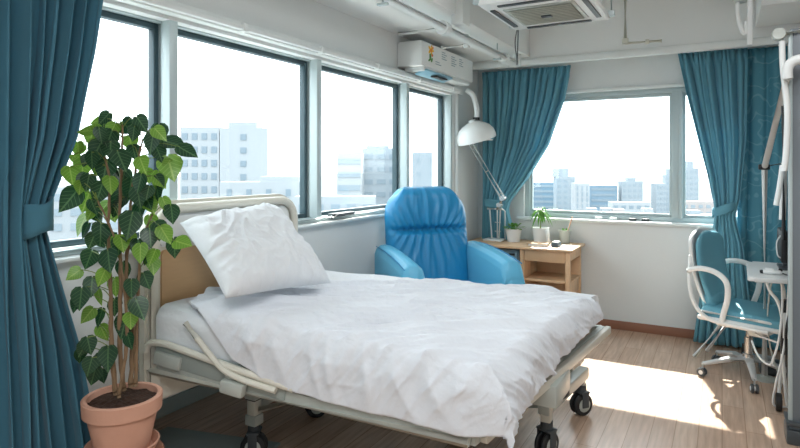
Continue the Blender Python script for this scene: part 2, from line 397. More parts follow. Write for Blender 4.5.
# curtain rails
bm = NB(); box(bm, (XL+.05, YF+.5, 2.052), (XL+.078, 4.74, 2.078), .006)
for k in range(9): box(bm, (XL+.05, -.4+k*.62, 2.045), (XL+.085, -.37+k*.62, 2.085), .004)
tag(obj('curtain_rail', bm, 'trim'), 'long white curtain rail running over the side windows', 'curtain rail')
bm = NB(); rod(bm, (-1.99, 5.13, 2.318), (1.2, 5.13, 2.318), .009, 10)
for x in (-1.9, -.75, .2): box(bm, (x-.02, 5.11, 2.305), (x+.02, 5.15, 2.34), .004)
tag(obj('curtain_rail', bm, 'trim'), 'thin white curtain rail over the city window on the far wall', 'curtain rail')

# ------------------------------------------------------------------ outdoors
bm = NB(); box(bm, (-1500, -600, -31), (1500, 2500, -30)); g = obj('city_ground', bm, 'ground', smooth=0); struct(g)
def building(label, x0, y0, x1, y1, depth, ztop, m, rows, cols, wm='bwin', zb=-30, band=False, roofbox=None, shape=(.55, .5)):
    """block whose front runs from (x0, y0) to (x1, y1), facing the room"""
    a, b = V((x0, y0, 0)), V((x1, y1, 0)); u = (b-a); w = u.length; u.normalize(); n = V((u.y, -u.x, 0))   # n faces the room
    if n.dot(-a) < 0: n = -n
    t = thing('city_building', label, 'building', (a.x, a.y, zb), 0)
    bm = NB(); q = -n*depth
    pts = [a, b, b+q, a+q]
    cr = (b-a).cross(q).z
    if cr < 0: pts = pts[::-1]
    hexa(bm, [p+V((0, 0, zb)) for p in pts], [p+V((0, 0, ztop)) for p in pts])
    obj('facade', bm, m, t, smooth=0)
    H = min(ztop-zb, rows*3.4+2)
    for r in range(rows):
        z1 = ztop-1.6-r*3.4
        if band:
            bm = NB(); c = a+u*(w*.5)+n*.1; R_ = Matrix.Rotation(math.atan2(u.y, u.x), 3, 'Z')
            box(bm, (c.x-w*.44, c.y-.1, z1-1.4), (c.x+w*.44, c.y+.1, z1), rot=R_); obj('window_band', bm, wm, t, smooth=0)
        else:
            for k in range(cols):
                c = a+u*(w*(k+.5)/cols)+n*.1; bm = NB(); R_ = Matrix.Rotation(math.atan2(u.y, u.x), 3, 'Z'); ww = w/cols*shape[0]/2
                box(bm, (c.x-ww, c.y-.1, z1-3.4*shape[1]), (c.x+ww, c.y+.1, z1), rot=R_); obj('window', bm, wm, t, smooth=0)
    if roofbox:
        bm = NB(); c = a+u*(w*roofbox[0])-n*depth*.5; R_ = Matrix.Rotation(math.atan2(u.y, u.x), 3, 'Z')
        box(bm, (c.x-w*roofbox[1], c.y-depth*.3, ztop-.1), (c.x+w*roofbox[1], c.y+depth*.3, ztop+roofbox[2]), rot=R_); obj('roof_plant_room', bm, m, t, smooth=0)
    return t
K = 2.5   # the left-hand towers stand about 150 m away
def BL(label, x0, y0, x1, y1, dep, z, m, rows, cols, k=K, **kw):
    building(label, x0*k, y0*k, x1*k, y1*k, dep, 1.4+(z-1.4)*k, m, rows, cols, **kw)
BL('tall white tower with small square windows, left part, over the bed', -48.6, 41.7, -45.15, 43.65, 8, 5.5, 'bld1', 7, 4)
BL('tall pale tower with blank end wall and penthouse beside the white tower', -45.1, 43.7, -40.8, 46.0, 8, 5.4, 'bld1', 6, 1, roofbox=(.45, .3, 1.6), shape=(.12, .45))
BL('low pale block with few windows in front of the towers', -44.2, 42.8, -35.6, 47.6, 6, -.1, 'bld1', 2, 5, k=2.2, shape=(.25, .45), roofbox=(.6, .2, 1.2))
BL('office block with blue window bands behind the recliner, left wing', -34.6, 49.5, -32.35, 50.67, 8, 2.9, 'bld1', 9, 1, band=True, wm='bwin2')
BL('office block with blue window bands, taller middle wing', -32.3, 50.7, -28.9, 52.6, 8, 3.3, 'bld2', 9, 3, shape=(.7, .4), roofbox=(.4, .3, .8), k=2.65)
BL('pale flat-fronted office block seen above the recliner back', -27.8, 53.2, -24.2, 54.8, 8, 2.9, 'bld2', 2, 3, wm='bwin2', shape=(.2, .3))
BL('low hazy block under the banded office block', -38.0, 47.0, -31.0, 51.2, 5, -1.6, 'bld1', 3, 5, k=2.0, wm='bwin2')
BL('low white block seen through the plant leaves', -58.0, 30.0, -50.0, 40.0, 8, -.5, 'bld1', 3, 8, k=2.4, wm='bwin2')
K6 = 6
def BB(label, *a, k=6, **kw): BL(label, *a, k=k, **kw)
BB('hazy blue block just beside the far curtain', -17.6, 59.0, -14.9, 60.3, 7, -.2, 'bld3', 5, 1, band=True, wm='bwin2', k=6.4)
BB('pale stepped tower behind the palm plant', -14.9, 60.3, -13.2, 61.2, 7, .4, 'bld2', 6, 3, roofbox=(.3, .4, 5), wm='bwin2', k=6)
BB('white block with fine vertical window stripes', -13.2, 61.2, -11.9, 62.0, 7, -.25, 'bld1', 8, 3, wm='bwin2', shape=(.3, .8), k=5.6)
BB('wide blue glass block in the far window', -11.9, 62.0, -9.4, 63.2, 7, -.5, 'bld3', 8, 1, band=True, wm='bwin', k=6)
BB('slim pale tower in the middle of the far window', -9.0, 63.5, -7.1, 64.4, 7, -.05, 'bld2', 8, 4, wm='bwin2', roofbox=(.5, .2, 2))
BB('low white block with dark window rows before the slim tower', -9.6, 61.2, -6.2, 62.8, 7, -2.1, 'bld1', 3, 5, wm='bwin', k=5)
BB('pale block left of the window post', -5.9, 65.2, -5.0, 65.75, 7, -.3, 'bld2', 8, 3, wm='bwin2', k=6)
BB('taller pale block with stepped top beside the window post', -5.1, 65.8, -4.3, 66.1, 7, .6, 'bld2', 9, 2, wm='bwin2', roofbox=(.5, .25, 4), k=6.5)
BB('lone tall tower in the right-hand far pane', -3.4, 66.6, -2.1, 67.2, 7, 1.3, 'bld2', 9, 3, wm='bwin2', roofbox=(.5, .2, 4), k=6)
BB('low pinkish block under the lone tower', -3.5, 64.0, -.2, 65.6, 7, -2.0, 'bld4', 3, 5, wm='bwin2', k=5)
rng = random.Random(3)
for i in range(13):
    x = -17+i*1.3; w = rng.uniform(.75, 1.0); z = rng.uniform(-3.4, -2.6)
    t_ = building('low hazy rooftop along the foot of the skyline in the far window', x*4.4, 60*4.4+(i % 3)*2, (x+w)*4.4, 60.3*4.4+(i % 3)*2, 6, 1.4+(z-1.4)*4.4, rng.choice(['bld1', 'bld2', 'bld4']), 1, 3, wm='bwin2')
    t_['group'] = 'low rooftops at the foot of the skyline'

# ------------------------------------------------------------------ curtains
def curtain(name, m, axis, base, top, bot, lo, hi, nf, amp, parent, sgn=1, nu=240, nv=70, header=True, seed=0, thick=.004, fixed=None):
    """axis: wall direction ('x' or 'y'); base: depth plane; lo / hi: [(z, coordinate)] of both edges"""
    bm = NB(); rr = random.Random(seed); ph = [rr.uniform(0, 6.28) for _ in range(6)]
    def f(u, v):
        z = lerp(top, bot, v); a = pw(lo, z); b = pw(hi, z)
        uu = u+.012*math.sin(6*PI*u+ph[0]+2*v)+.006*math.sin(17*u+ph[1]+5*v)
        w = lerp(a, b, max(0, min(1, uu))) if 0 < u < 1 else lerp(a, b, u)
        if fixed is not None:
            uq = max(0, min(1, uu)) if 0 < u < 1 else u
            w = lerp(a, fixed, uq/.5) if uq < .5 else lerp(fixed, b, (uq-.5)/.5); a = fixed if uq >= .5 else a-1
        wd = abs(b-a); q = amp*min(1.25, 1 if fixed is not None else .55+.45*(abs(pw(hi, top)-pw(lo, top))/max(.05, wd))**.5*.8)
        s = math.sin(2*PI*nf*u+ph[2]+.5*math.sin(3*v+ph[3]))
        d = q*(s+.35*math.sin(2*PI*nf*1.7*u+ph[4]+1.2*v)+.25*math.sin(2*PI*nf*.37*u+ph[5]))
        if header and v < .05: k_ = sstep(.05, .02, v); d = lerp(d, d*.35+amp*.45*math.sin(2*PI*nf*2.6*u), k_)
        d += .006*noise.noise(V((u*9, v*6, seed)))
        w += .35*q*math.cos(2*PI*nf*u+ph[2])*(1 if 0.02 < u < .98 else 0)
        p = (w, base+d, z) if axis == 'x' else (base+sgn*d, w, z)
        return V(p)
    grid(bm, f, nu, nv)
    o = obj(name, bm, m, parent, smooth=180)
    s = o.modifiers.new('sol', 'SOLIDIFY'); s.thickness = thick; s.offset = 0
    return o
def tieband(axis, base, c0, c1, z0, z1, h, dep, parent, m='curt', drop=0):
    bm = NB(); n = 40
    def f(u, v):
        a = 2*PI*u; cc = (c0+c1)/2; hw = abs(c1-c0)/2
        w = cc+math.cos(a)*hw; d = base+math.sin(a)*dep; z = lerp(z0, z1, (w-c0)/(c1-c0))+(v-.5)*h*(1+.1*math.sin(a*3))
        return V((w, d, z)) if axis == 'x' else V((d, w, z))
    grid(bm, f, n, 4)
    bmesh.ops.remove_doubles(bm, verts=bm.verts, dist=1e-4)
    o = obj('tieback', bm, m, parent, smooth=60); s = o.modifiers.new('sol', 'SOLIDIFY'); s.thickness = .006
    return o
# near left
t = thing('curtain', 'deep blue gathered curtain in the foreground beside the potted plant, tied back', 'curtain', (-1.97, .9, 0))
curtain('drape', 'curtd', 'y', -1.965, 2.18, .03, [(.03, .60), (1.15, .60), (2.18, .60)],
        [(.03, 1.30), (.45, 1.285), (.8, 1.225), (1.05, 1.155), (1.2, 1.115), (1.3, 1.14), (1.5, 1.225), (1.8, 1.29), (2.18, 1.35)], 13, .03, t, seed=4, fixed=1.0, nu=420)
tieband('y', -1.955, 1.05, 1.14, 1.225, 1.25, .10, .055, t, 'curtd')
# far left (beside desk)
t = thing('curtain', 'blue gathered curtain hanging behind the desk lamp, tied back', 'curtain', (-1.7, 5.2, 0))
curtain('drape', 'curt', 'x', 5.215, 2.29, .10, [(.1, -1.985), (1.0, -1.955), (1.06, -1.955), (2.29, -1.985)],
        [(.1, -1.60), (.7, -1.66), (1.0, -1.74), (1.08, -1.72), (1.3, -1.55), (1.6, -1.36), (2.0, -1.22), (2.29, -1.16)], 13, .028, t, seed=9)
tieband('x', 5.215, -1.965, -1.735, 1.07, 1.05, .075, .06, t, 'curt')
# far right, gathered part and straight jacquard part
t = thing('curtain', 'blue gathered curtain behind the swivel chair, tied back from the far window', 'curtain', (0, 5.2, 0))
curtain('drape', 'curt', 'x', 5.20, 2.31, .02, [(.02, -.20), (.4, -.15), (.8, -.08), (1.02, -.05), (1.1, -.055), (1.3, -.09), (1.6, -.16), (2.0, -.25), (2.31, -.31)],
        [(.02, .22), (.8, .14), (1.02, .085), (1.15, .12), (1.6, .16), (2.31, .17)], 9, .03, t, seed=12)
tieband('x', 5.19, -.07, .10, 1.04, 1.11, .07, .06, t, 'curt')
t = thing('curtain', 'blue straight curtain with swirl pattern behind the white side table', 'curtain', (.35, 5.24, 0))
curtain('drape', 'jacq', 'x', 5.255, 2.31, .02, [(.02, .10), (2.31, .11)], [(.02, .92), (2.31, .92)], 7, .02, t, seed=21)

# ------------------------------------------------------------------ bed
bed = thing('hospital_bed', 'adjustable hospital bed with cream headboard and grey side rails', 'bed', (-1.3, 2.5, 0))
HN, FN, FF, HF = V((-1.96, 1.58, .62)), V((-.74, 1.84, .49)), V((-.595, 3.46, .485)), V((-1.96, 2.56, .62))  # deck corners
def deck(a, b, dz=0):
    """a 0 head .. 1 foot, b 0 near .. 1 far"""
    return HN.lerp(FN, a).lerp(HF.lerp(FF, a), b)+V((0, 0, dz))
# headboard: rounded frame
def rrect(y0, y1, z0, z1, r, x, n=8, rb=None):
    rb = r if rb is None else rb; out = []
    for cy, cz, a0, q in ((y1-r, z1-r, 0, r), (y0+r, z1-r, PI/2, r), (y0+rb, z0+rb, PI, rb), (y1-rb, z0+rb, 1.5*PI, rb)):
        for k in range(n+1):
            a = a0+PI/2*k/n; out.append(V((x, cy+q*math.cos(a), cz+q*math.sin(a))))
    return out
def slab_yz(bm, outline, x0, x1, bev=0):
    A = [bm.verts.new((x0, p.y, p.z)) for p in outline]; B = [bm.verts.new((x1, p.y, p.z)) for p in outline]
    bm.faces.new(A[::-1] if True else A); bm.faces.new(B)
    n = len(A)
    for i in range(n): bm.faces.new((A[i], A[(i+1) % n], B[(i+1) % n], B[i]))
    bmesh.ops.recalc_face_normals(bm, faces=bm.faces)
    if bev: bmesh.ops.bevel(bm, geom=[e for e in bm.edges if abs(e.verts[0].co.x-e.verts[1].co.x) < 1e-5], offset=bev, segments=2, affect='EDGES')
bm = NB(); slab_yz(bm, rrect(1.545, 2.47, .45, 1.262, .13, 0, rb=.03), -2.045, -1.995, .01); hb = obj('headboard', bm, 'cream', bed)
bm = NB(); slab_yz(bm, rrect(1.60, 2.41, 1.075, 1.205, .06, 0, rb=.02), -2.0, -1.985, .006); obj('headboard_panel', bm, 'white', hb)
bm = NB(); slab_yz(bm, rrect(1.61, 2.40, .60, 1.062, .02, 0), -2.0, -1.988, .004); obj('headboard_panel', bm, 'hbwood', hb, label='tan wood-look lower panel')
bm = NB(); tube(bm, bend([(-1.978, 1.575, .5), (-1.978, 1.575, 1.23), (-1.978, 2.44, 1.23), (-1.978, 2.44, .5)], .12, 8), .02, 12); obj('headboard_rail', bm, 'cream', hb)
# deck frame
bm = NB()
def beam(bm, p, q, w, h, bev=.006):
    p, q = V(p), V(q); d = (q-p); L = d.length; x = d.normalized(); a, b = frame_axes(x)
    vs = box(bm, (-L/2, -w/2, -h/2), (L/2, w/2, h/2), bev)
    mtx = Matrix((x, -a, b)).transposed(); bmesh.ops.rotate(bm, cent=(0, 0, 0), matrix=mtx, verts=vs); bmesh.ops.translate(bm, vec=(p+q)/2, verts=vs)
for (p, q) in ((HN, FN), (FN, FF), (FF, HF), (HF, HN)): beam(bm, p+V((0, 0, -.005)), q+V((0, 0, -.005)), .035, .045)
for a in (.25, .5, .75): beam(bm, deck(a, 0, -.01), deck(a, 1, -.01), .04, .03)
obj('deck_frame', bm, 'bedgrey', bed)
bm = NB(); rod(bm, deck(-.02, -.012, -.03), deck(1.0, -.012, -.01), .016, 12); obj('lower_side_tube', bm, 'cream', bed)
bm = NB(); beam(bm, deck(1.0, .02, -.005)+V((.03, 0, 0)), deck(1.0, 1.01, -.005)+V((.03, 0, 0)), .03, .042); obj('foot_bumper', bm, 'cream', bed)
bm = NB(); hexa(bm, [deck(.01, .02, .02), deck(.98, .02, .02), deck(.98, .98, .02), deck(.01, .98, .02)], [deck(.01, .02, .035), deck(.98, .02, .035), deck(.98, .98, .035), deck(.01, .98, .035)]); obj('deck_board', bm, 'bedgrey2', bed)
# side panel and rail
bm = NB(); beam(bm, deck(.0, -.015, .05), deck(.46, -.015, .025), .012, .085, .005); obj('side_panel', bm, 'bedgrey2', bed)
bm = NB(); beam(bm, deck(.005, -.03, .035), deck(.105, -.03, .03), .022, .055, .01); obj('end_bracket', bm, 'bedgrey', bed)
bm = NB(); beam(bm, deck(.265, -.045, .002), deck(.345, -.045, -.002), .04, .05, .01); beam(bm, deck(.27, -.03, .035), deck(.34, -.03, .035), .03, .018, .006); obj('rail_clamp', bm, 'bedgrey', bed)
bm = NB(); tube(bm, bend([deck(-.025, -.03, -.02), deck(-.025, -.03, .085), deck(.04, -.03, .098), deck(.28, -.035, .07), deck(.50, -.035, .045)], .05, 6), .0135, 10); obj('side_rail', bm, 'cream', bed)
bm = NB(); tube(bm, bend([deck(.13, -.04, .20), deck(.2, -.04, .12), deck(.27, -.045, .055), deck(.34, -.045, .038), deck(.45, -.045, .03)], .05, 6), .012, 10); obj('side_rail', bm, 'cream', bed)
# under frame
W1, W2, W3, W4 = V((-1.97, 2.13, 0)), V((-2.0, 2.66, 0)), V((-.745, 2.83, 0)), V((-.70, 3.40, 0))
def caster(pos, rot, r=.062, parent=bed):
    cs = obj('caster', lathe(NB(), [(.0, .172), (.03, .172), (.03, .135), (.018, .13), (.018, .12), (0, .12)], pos, 16), 'dgrey', parent)
    R_ = Matrix.Rotation(rot, 3, 'Z')
    for s in (-1, 1):
        bm = NB(); lathe(bm, [(0, -.011), (r-.012, -.011), (r-.003, -.008), (r, -.004), (r, .004), (r-.003, .008), (r-.012, .011), (0, .011)], (0, s*.019, 0), 28, 'y')
        bmesh.ops.rotate(bm, cent=(0, 0, 0), matrix=R_, verts=bm.verts); bmesh.ops.translate(bm, vec=pos+V((0, 0, r)), verts=bm.verts); obj('tyre', bm, 'black', cs)
        bm = NB(); lathe(bm, [(0, -.004), (r*.5, -.004), (r*.62, 0), (r*.5, .004), (0, .004)], (0, s*.032, 0), 20, 'y')
        bmesh.ops.rotate(bm, cent=(0, 0, 0), matrix=R_, verts=bm.verts); bmesh.ops.translate(bm, vec=pos+V((0, 0, r)), verts=bm.verts); obj('wheel_hub', bm, 'bedgrey', cs)
    bm = NB()
    for s in (-1, 1):
        vs = box(bm, (-.022, s*.040-.003, .05), (.022, s*.040+.003, .135), .003)
    box(bm, (-.03, -.043, .125), (.03, .043, .14), .006)
    bmesh.ops.rotate(bm, cent=(0, 0, 0), matrix=R_, verts=bm.verts); bmesh.ops.translate(bm, vec=pos, verts=bm.verts); obj('fork', bm, 'dgrey', cs)
    return cs
for w, r in ((W1, .5), (W2, .9), (W3, 1.15), (W4, .9), (V((-1.17, 2.74, 0)), .3)): caster(w, r)
bm = NB(); beam(bm, W3+V((-.01, -.03, .235)), W4+V((.01, .03, .235)), .06, .065, .01); obj('foot_beam', bm, 'bedgrey', bed)
bm = NB(); box(bm, W3+V((-.025, -.028, .17)), W3+V((.025, .028, .25)), .006); obj('caster_socket', bm, 'cream', bed)
bm = NB(); box(bm, W4+V((-.022, -.022, .17)), W4+V((.022, .022, .25)), .006); obj('caster_socket', bm, 'cream', bed)
bm = NB(); box(bm, W4+V((-.075, -.06, .23)), W4+V((-.035, -.02, .49)), .006); obj('foot_column', bm, 'bedgrey', bed)
bm = NB(); beam(bm, W3+V((-.03, .05, .27)), V((-.66, 2.72, .47)), .04, .05, .008); obj('foot_column', bm, 'bedgrey', bed)
bm = NB(); box(bm, (-.72, 2.48, .375), (-.61, 2.74, .475), .012); obj('lift_motor', bm, 'bedgrey', bed)
bm = NB(); tube(bm, smooth_path([(-.66, 2.74, .40), (-.64, 2.80, .34), (-.68, 2.84, .29), (-.72, 2.86, .26)]), .012, 8); obj('lift_motor_cable', bm, 'dgrey', bed)
bm = NB(); rod(bm, W3+V((0, .02, .3)), V((-1.3, 2.5, .44)), .018, 10); obj('lift_arm', bm, 'bedgrey', bed)
bm = NB(); rod(bm, W4+V((-.05, -.03, .24)), V((-1.3, 2.9, .3)), .02, 10); obj('base_tube', bm, 'bedgrey', bed)
bm = NB(); beam(bm, W3+V((-.03, .1, .215)), V((-1.9, 2.35, .215)), .04, .04); beam(bm, W4+V((-.04, -.1, .215)), V((-1.95, 2.6, .215)), .04, .04); obj('base_frame', bm, 'bedgrey2', bed)
bm = NB(); box(bm, W1+V((-.035, -.035, .29)), W1+V((.035, .035, .59)), .008); hc = obj('head_column', bm, 'bedgrey', bed)
bm = NB(); box(bm, W1+V((-.025, -.025, .18)), W1+V((.025, .025, .30)), .006); obj('inner_column', bm, 'cream', hc)
bm = NB(); box(bm, W1+V((-.032, -.032, .165)), W1+V((.032, .032, .215)), .006); obj('column_collar', bm, 'bedgrey', hc)
bm = NB(); box(bm, W1+V((-.03, -.03, .285)), W1+V((.03, .03, .30)), .003); obj('column_seal', bm, 'black', hc)
bm = NB(); box(bm, W2+V((-.03, -.03, .17)), W2+V((.03, .03, .59)), .008); obj('head_column', bm, 'bedgrey', bed)
bm = NB(); beam(bm, W1+V((0, 0, .25)), W2+V((0, 0, .25)), .04, .04); obj('head_beam', bm, 'bedgrey', bed)
bm = NB(); rod(bm, W1+V((.03, 0, .24)), V((-1.35, 2.45, .42)), .014, 10); obj('lift_arm', bm, 'cream', bed)

# mattress
bm = NB()
def mt(a, b, h): return deck(a, b, .045+h)
def mf(u, v):
    # wrap: around cross-section (v) along length (u)
    a = lerp(.0, .985, u); h = .185-.03*u
    pr = [(.0, .0), (-.012, .03), (-.012, h-.04), (.008, h-.008), (.03, h), (.5, h+.005), (.97, h), (.992, h-.01), (1.01, h-.04), (1.01, .03), (1.0, 0)]
    x = v*(len(pr)-1); i = min(int(x), len(pr)-2); tt = x-i
    b = lerp(pr[i][0], pr[i+1][0], tt); hh = lerp(pr[i][1], pr[i+1][1], tt)
    p = mt(a, b, hh)
    p += V((0, -.004, .0))*math.sin(40*a+10*hh) if i < 3 else V((0, 0, .003*math.sin(30*a+20*b)))
    return p
vs = grid(bm, mf, 40, 50)
bm.faces.new([v for v in vs[0]]); bm.faces.new([v for v in vs[-1]][::-1])
bmesh.ops.recalc_face_normals(bm, faces=bm.faces)
t = obj('mattress', bm, 'sheet', smooth=60); tag(t, 'white sheeted mattress on the hospital bed, corner showing at the headboard', 'mattress')

# duvet
LEN = (FN-HN).length; WID = 1.4
def ridge(p): return 1-math.sqrt(noise.noise(p)**2+.004)*2
def duvet_f(u, v):
    a_m = lerp(.045, LEN+.17, u)                       # metres along the bed
    an = a_m/LEN
    over_a = None
    dn = pw([(0, -.06), (.12, .06), (.22, .20), (.35, .255), (.6, .265), (.85, .275), (1.0, .245), (1.12, .19), (1.25, .14)], an)
    over_f = .10
    # v spreads from near hem to far hem
    wd = lerp((HF-HN).length, (FF-FN).length, min(1, an))
    b_m = lerp(-dn, wd+over_f, v)
    bq = max(0, min(1, b_m/wd)); a_m = lerp(.045, LEN+lerp(.345, .12, bq**.7), u)
    head_skew = .07*sstep(.25, 0, b_m)
    a_m = a_m+head_skew*(1-u)
    # wrinkled cloth domain
    oa = max(0, a_m-LEN-.01); ob = max(0, -b_m); of = max(0, b_m-wd)
    r = lerp(.13, .045, min(1, bq*2.5)); ra = r
    ha, da = (oa, 0) if oa < 1e-9 else (r*(1-math.exp(-oa/r)), oa-r*(1-math.exp(-oa/r)))
    r = .045
    hb_, db = r*(1-math.exp(-ob/r)), ob-r*(1-math.exp(-ob/r))
    hf, df = r*(1-math.exp(-of/r)), of-r*(1-math.exp(-of/r))
    down = math.sqrt(da*da*1.0+(db+df)**2)
    A = min(a_m, LEN+.01); B = max(0, min(wd, b_m))
    p = deck(A/LEN, B/wd)
    h = lerp(.262, .225, A/LEN)-.065*(B/wd)**1.3*(1-.6*A/LEN)
    p.z += h-down*.98
    ck = sstep(.78, 1.0, B/wd)*sstep(.80, 1.0, A/LEN); p.z -= .05*ck; p -= V((.055, .05, 0))*ck
    p.z += .018*sstep(.6, .9, A/LEN)*(1-ck)
    din = (FN-HN).normalized(); dac = V((-din.y, din.x, 0))
    p += V((din.x, din.y, 0))*ha-dac*hb_+dac*hf
    # puff: thicker in the middle, thins to edges
    edge = min(1, (b_m+dn)/.15)*min(1, (wd+over_f-b_m)/.2)*min(1, .3+a_m/.3)
    up = V((0, 0, 1)) if down < .02 else V((0, 0, 1)).lerp(V((din.x*ha-dac.x*hb_, din.y*ha-dac.y*hb_, 0)).normalized() if (ha+hb_) > .001 else V((0, 1, 0)), min(1, down/.06))
    # folds running diagonally off the pillow and down the sides
    c = a_m*.80-b_m*.60; e = a_m*.60+b_m*.80
    w1 = noise.noise(V((c*2.2, e*1.1, 3.1)))
    f1 = ridge(V((c*7.5+w1*1.4, e*1.3, 1.7)))**2
    f2 = ridge(V((c*15+w1*2.4, e*1.9+w1*.6, 7.7)))**2
    f3 = ridge(V((c*27+w1*3, e*3.2, 5.2)))**2
    sd = min(1, max(0, (.05-b_m)/.2))
    w2 = noise.noise(V((c*3.1, e*2.3, 6.6)))
    cr1 = max(0, ridge(V((c*9+w2*2.6, e*1.5+w1, 12.3))))**9
    cr2 = max(0, ridge(V((c*17+w2*3.5, e*3.0-w2, 17.9))))**8
    cr3 = max(0, ridge(V((a_m*11-b_m*5+w2*2, (a_m+b_m*2)*1.6, 23.1))))**9
    f4 = ridge(V((a_m*8+w1*1.5+b_m*3.0, b_m*1.2, 9.1)))**2
    disp = (.028*f1+.020*f2+.010*f3)*(1-.55*sd)+.034*f4*sd+.012*w1+.016*cr1+.010*cr2+.012*cr3*(.5+.5*noise.noise(V((a_m*2, b_m*2, 3))))
    # scattered quilt dimples near the foot
    q = sstep(.75, 1.1, a_m)*(1-sd)
    disp = disp*(1-.35*q)+q*.009*math.sin(b_m*15+2*w1)*math.sin(a_m*18+3*w1)
    # foot edge scallops
    s2 = min(1, oa/.05)
    disp += s2*.005*ridge(V((b_m*13, a_m*2, 2.2)))
    p += up*(disp*(.35+.65*max(0, edge)))
    if u == 0 or v == 0: p -= up*.006
    return p
bm = NB(); grid(bm, duvet_f, 330, 300)
bmesh.ops.recalc_face_normals(bm, faces=bm.faces)
du = obj('duvet', bm, 'duvet', smooth=180); tag(du, 'rumpled white duvet spread over the hospital bed and draped at its foot', 'duvet')
s = du.modifiers.new('sol', 'SOLIDIFY'); s.thickness = .018; s.offset = -1

# pillow
def pillow(label, TL, TR, BR, BL_, th):
    TL, TR, BR, BL_ = V(TL), V(TR), V(BR), V(BL_); nrm = (TR-TL).cross(BL_-TL).normalized()
    if nrm.x < 0: nrm = -nrm
    bm = NB()
    def surf(sg):
        def f(u, v):
            x, y = 2*u-1, 2*v-1
            px = x*(1-.07*(1-abs(y)**2.2)*abs(x)); 
            xx = x*(1-.06*(1-y*y)); yy = y*(1-.06*(1-x*x))
            p = TL.lerp(TR, (xx+1)/2).lerp(BL_.lerp(BR, (xx+1)/2), (yy+1)/2)
            k = max(0, (1-abs(x)**3.2)*(1-abs(y)**3.2))**.5
            w = noise.noise(V((x*1.5, y*1.5, 2)))
            cr = ridge(V((x*3+y*2.2+w, (y-x)*1.2, 4+sg)))**2*.014+ridge(V((x*6.5-y*2+w*2, y*3+x, 8+sg)))**2*.006
            cr += .022*ridge(V((math.atan2(y, x)*3.0, 0, 1+sg)))*max(abs(x), abs(y))**3
            d = th*k*(1 if sg > 0 else .55)+(cr*min(1, k*1.6) if sg > 0 else 0)
            return p+nrm*sg*d
        return f
    grid(bm, surf(1), 90, 80); grid(bm, surf(-1), 90, 80)
    bmesh.ops.remove_doubles(bm, verts=bm.verts, dist=1e-4); bmesh.ops.recalc_face_normals(bm, faces=bm.faces)
    o = obj('pillow', bm, 'sheet', smooth=180); tag(o, label, 'pillow'); return o
pillow('large crumpled white pillow leaning against the cream headboard', (-1.90, 1.63, 1.175), (-1.90, 2.17, 1.215), (-1.52, 2.13, .885), (-1.555, 1.535, .93), .085)

# floor mat
bm = NB(); hexa(bm, [(-2.6, 1.2, 0.001), (-1.72, 1.25, 0.001), (-1.95, 2.30, 0.001), (-2.60, 2.15, 0.001)], [(-2.6, 1.2, .012), (-1.72, 1.25, .012), (-1.95, 2.30, .012), (-2.60, 2.15, .012)])
bmesh.ops.bevel(bm, geom=list(bm.edges), offset=.004, segments=2, affect='EDGES')
tag(obj('floor_mat', bm, 'mat'), 'grey-green rubber floor mat under the head of the bed', 'mat')

# ------------------------------------------------------------------ big potted plant
PX, PY = -1.745, 1.262
stz = .452
st = thing('plant_stand', 'low round wooden stool holding the terracotta pot', 'stand', (PX, PY, 0))
bm = NB(); lathe(bm, [(0, stz-.03), (.125, stz-.03), (.13, stz-.024), (.13, stz-.006), (.125, stz), (0, stz)], (PX, PY, 0)); obj('stand_top', bm, 'skirt', st)
for k in range(4):
    a = PI/4+k*PI/2; bm = NB(); tube(bm, [(PX+.09*math.cos(a), PY+.09*math.sin(a), stz-.03), (PX+.12*math.cos(a), PY+.12*math.sin(a), 0)], .014, 10); obj('leg', bm, 'skirt', st)
pl = thing('potted_plant', 'tall leafy potted plant with several woody stems in a terracotta pot', 'plant', (PX, PY, stz))
bm = NB(); lathe(bm, [(0, stz+.012), (.082, stz+.012), (.108, stz+.135), (.108, stz+.14), (.122, stz+.142), (.124, stz+.188), (.119, stz+.192), (.108, stz+.19), (.105, stz+.165), (0, stz+.165)], (PX, PY, 0), 40); obj('pot', bm, 'terra', pl)
bm = NB(); lathe(bm, [(0, stz), (.098, stz), (.115, stz+.035), (.110, stz+.037), (.094, stz+.011), (0, stz+.011)], (PX, PY, 0), 40); obj('saucer', bm, 'terra', pl)
bm = NB()
def soil(u, v):
    a = 2*PI*u; r = .106*v; return V((PX+r*math.cos(a), PY+r*math.sin(a), stz+.172+.010*(1-v)+.007*noise.noise(V((r*60*math.cos(a), r*60*math.sin(a), 0)))))
grid(bm, soil, 40, 12); bmesh.ops.remove_doubles(bm, verts=bm.verts, dist=1e-5); bmesh.ops.recalc_face_normals(bm, faces=bm.faces); obj('soil', bm, 'soil', pl, smooth=0)
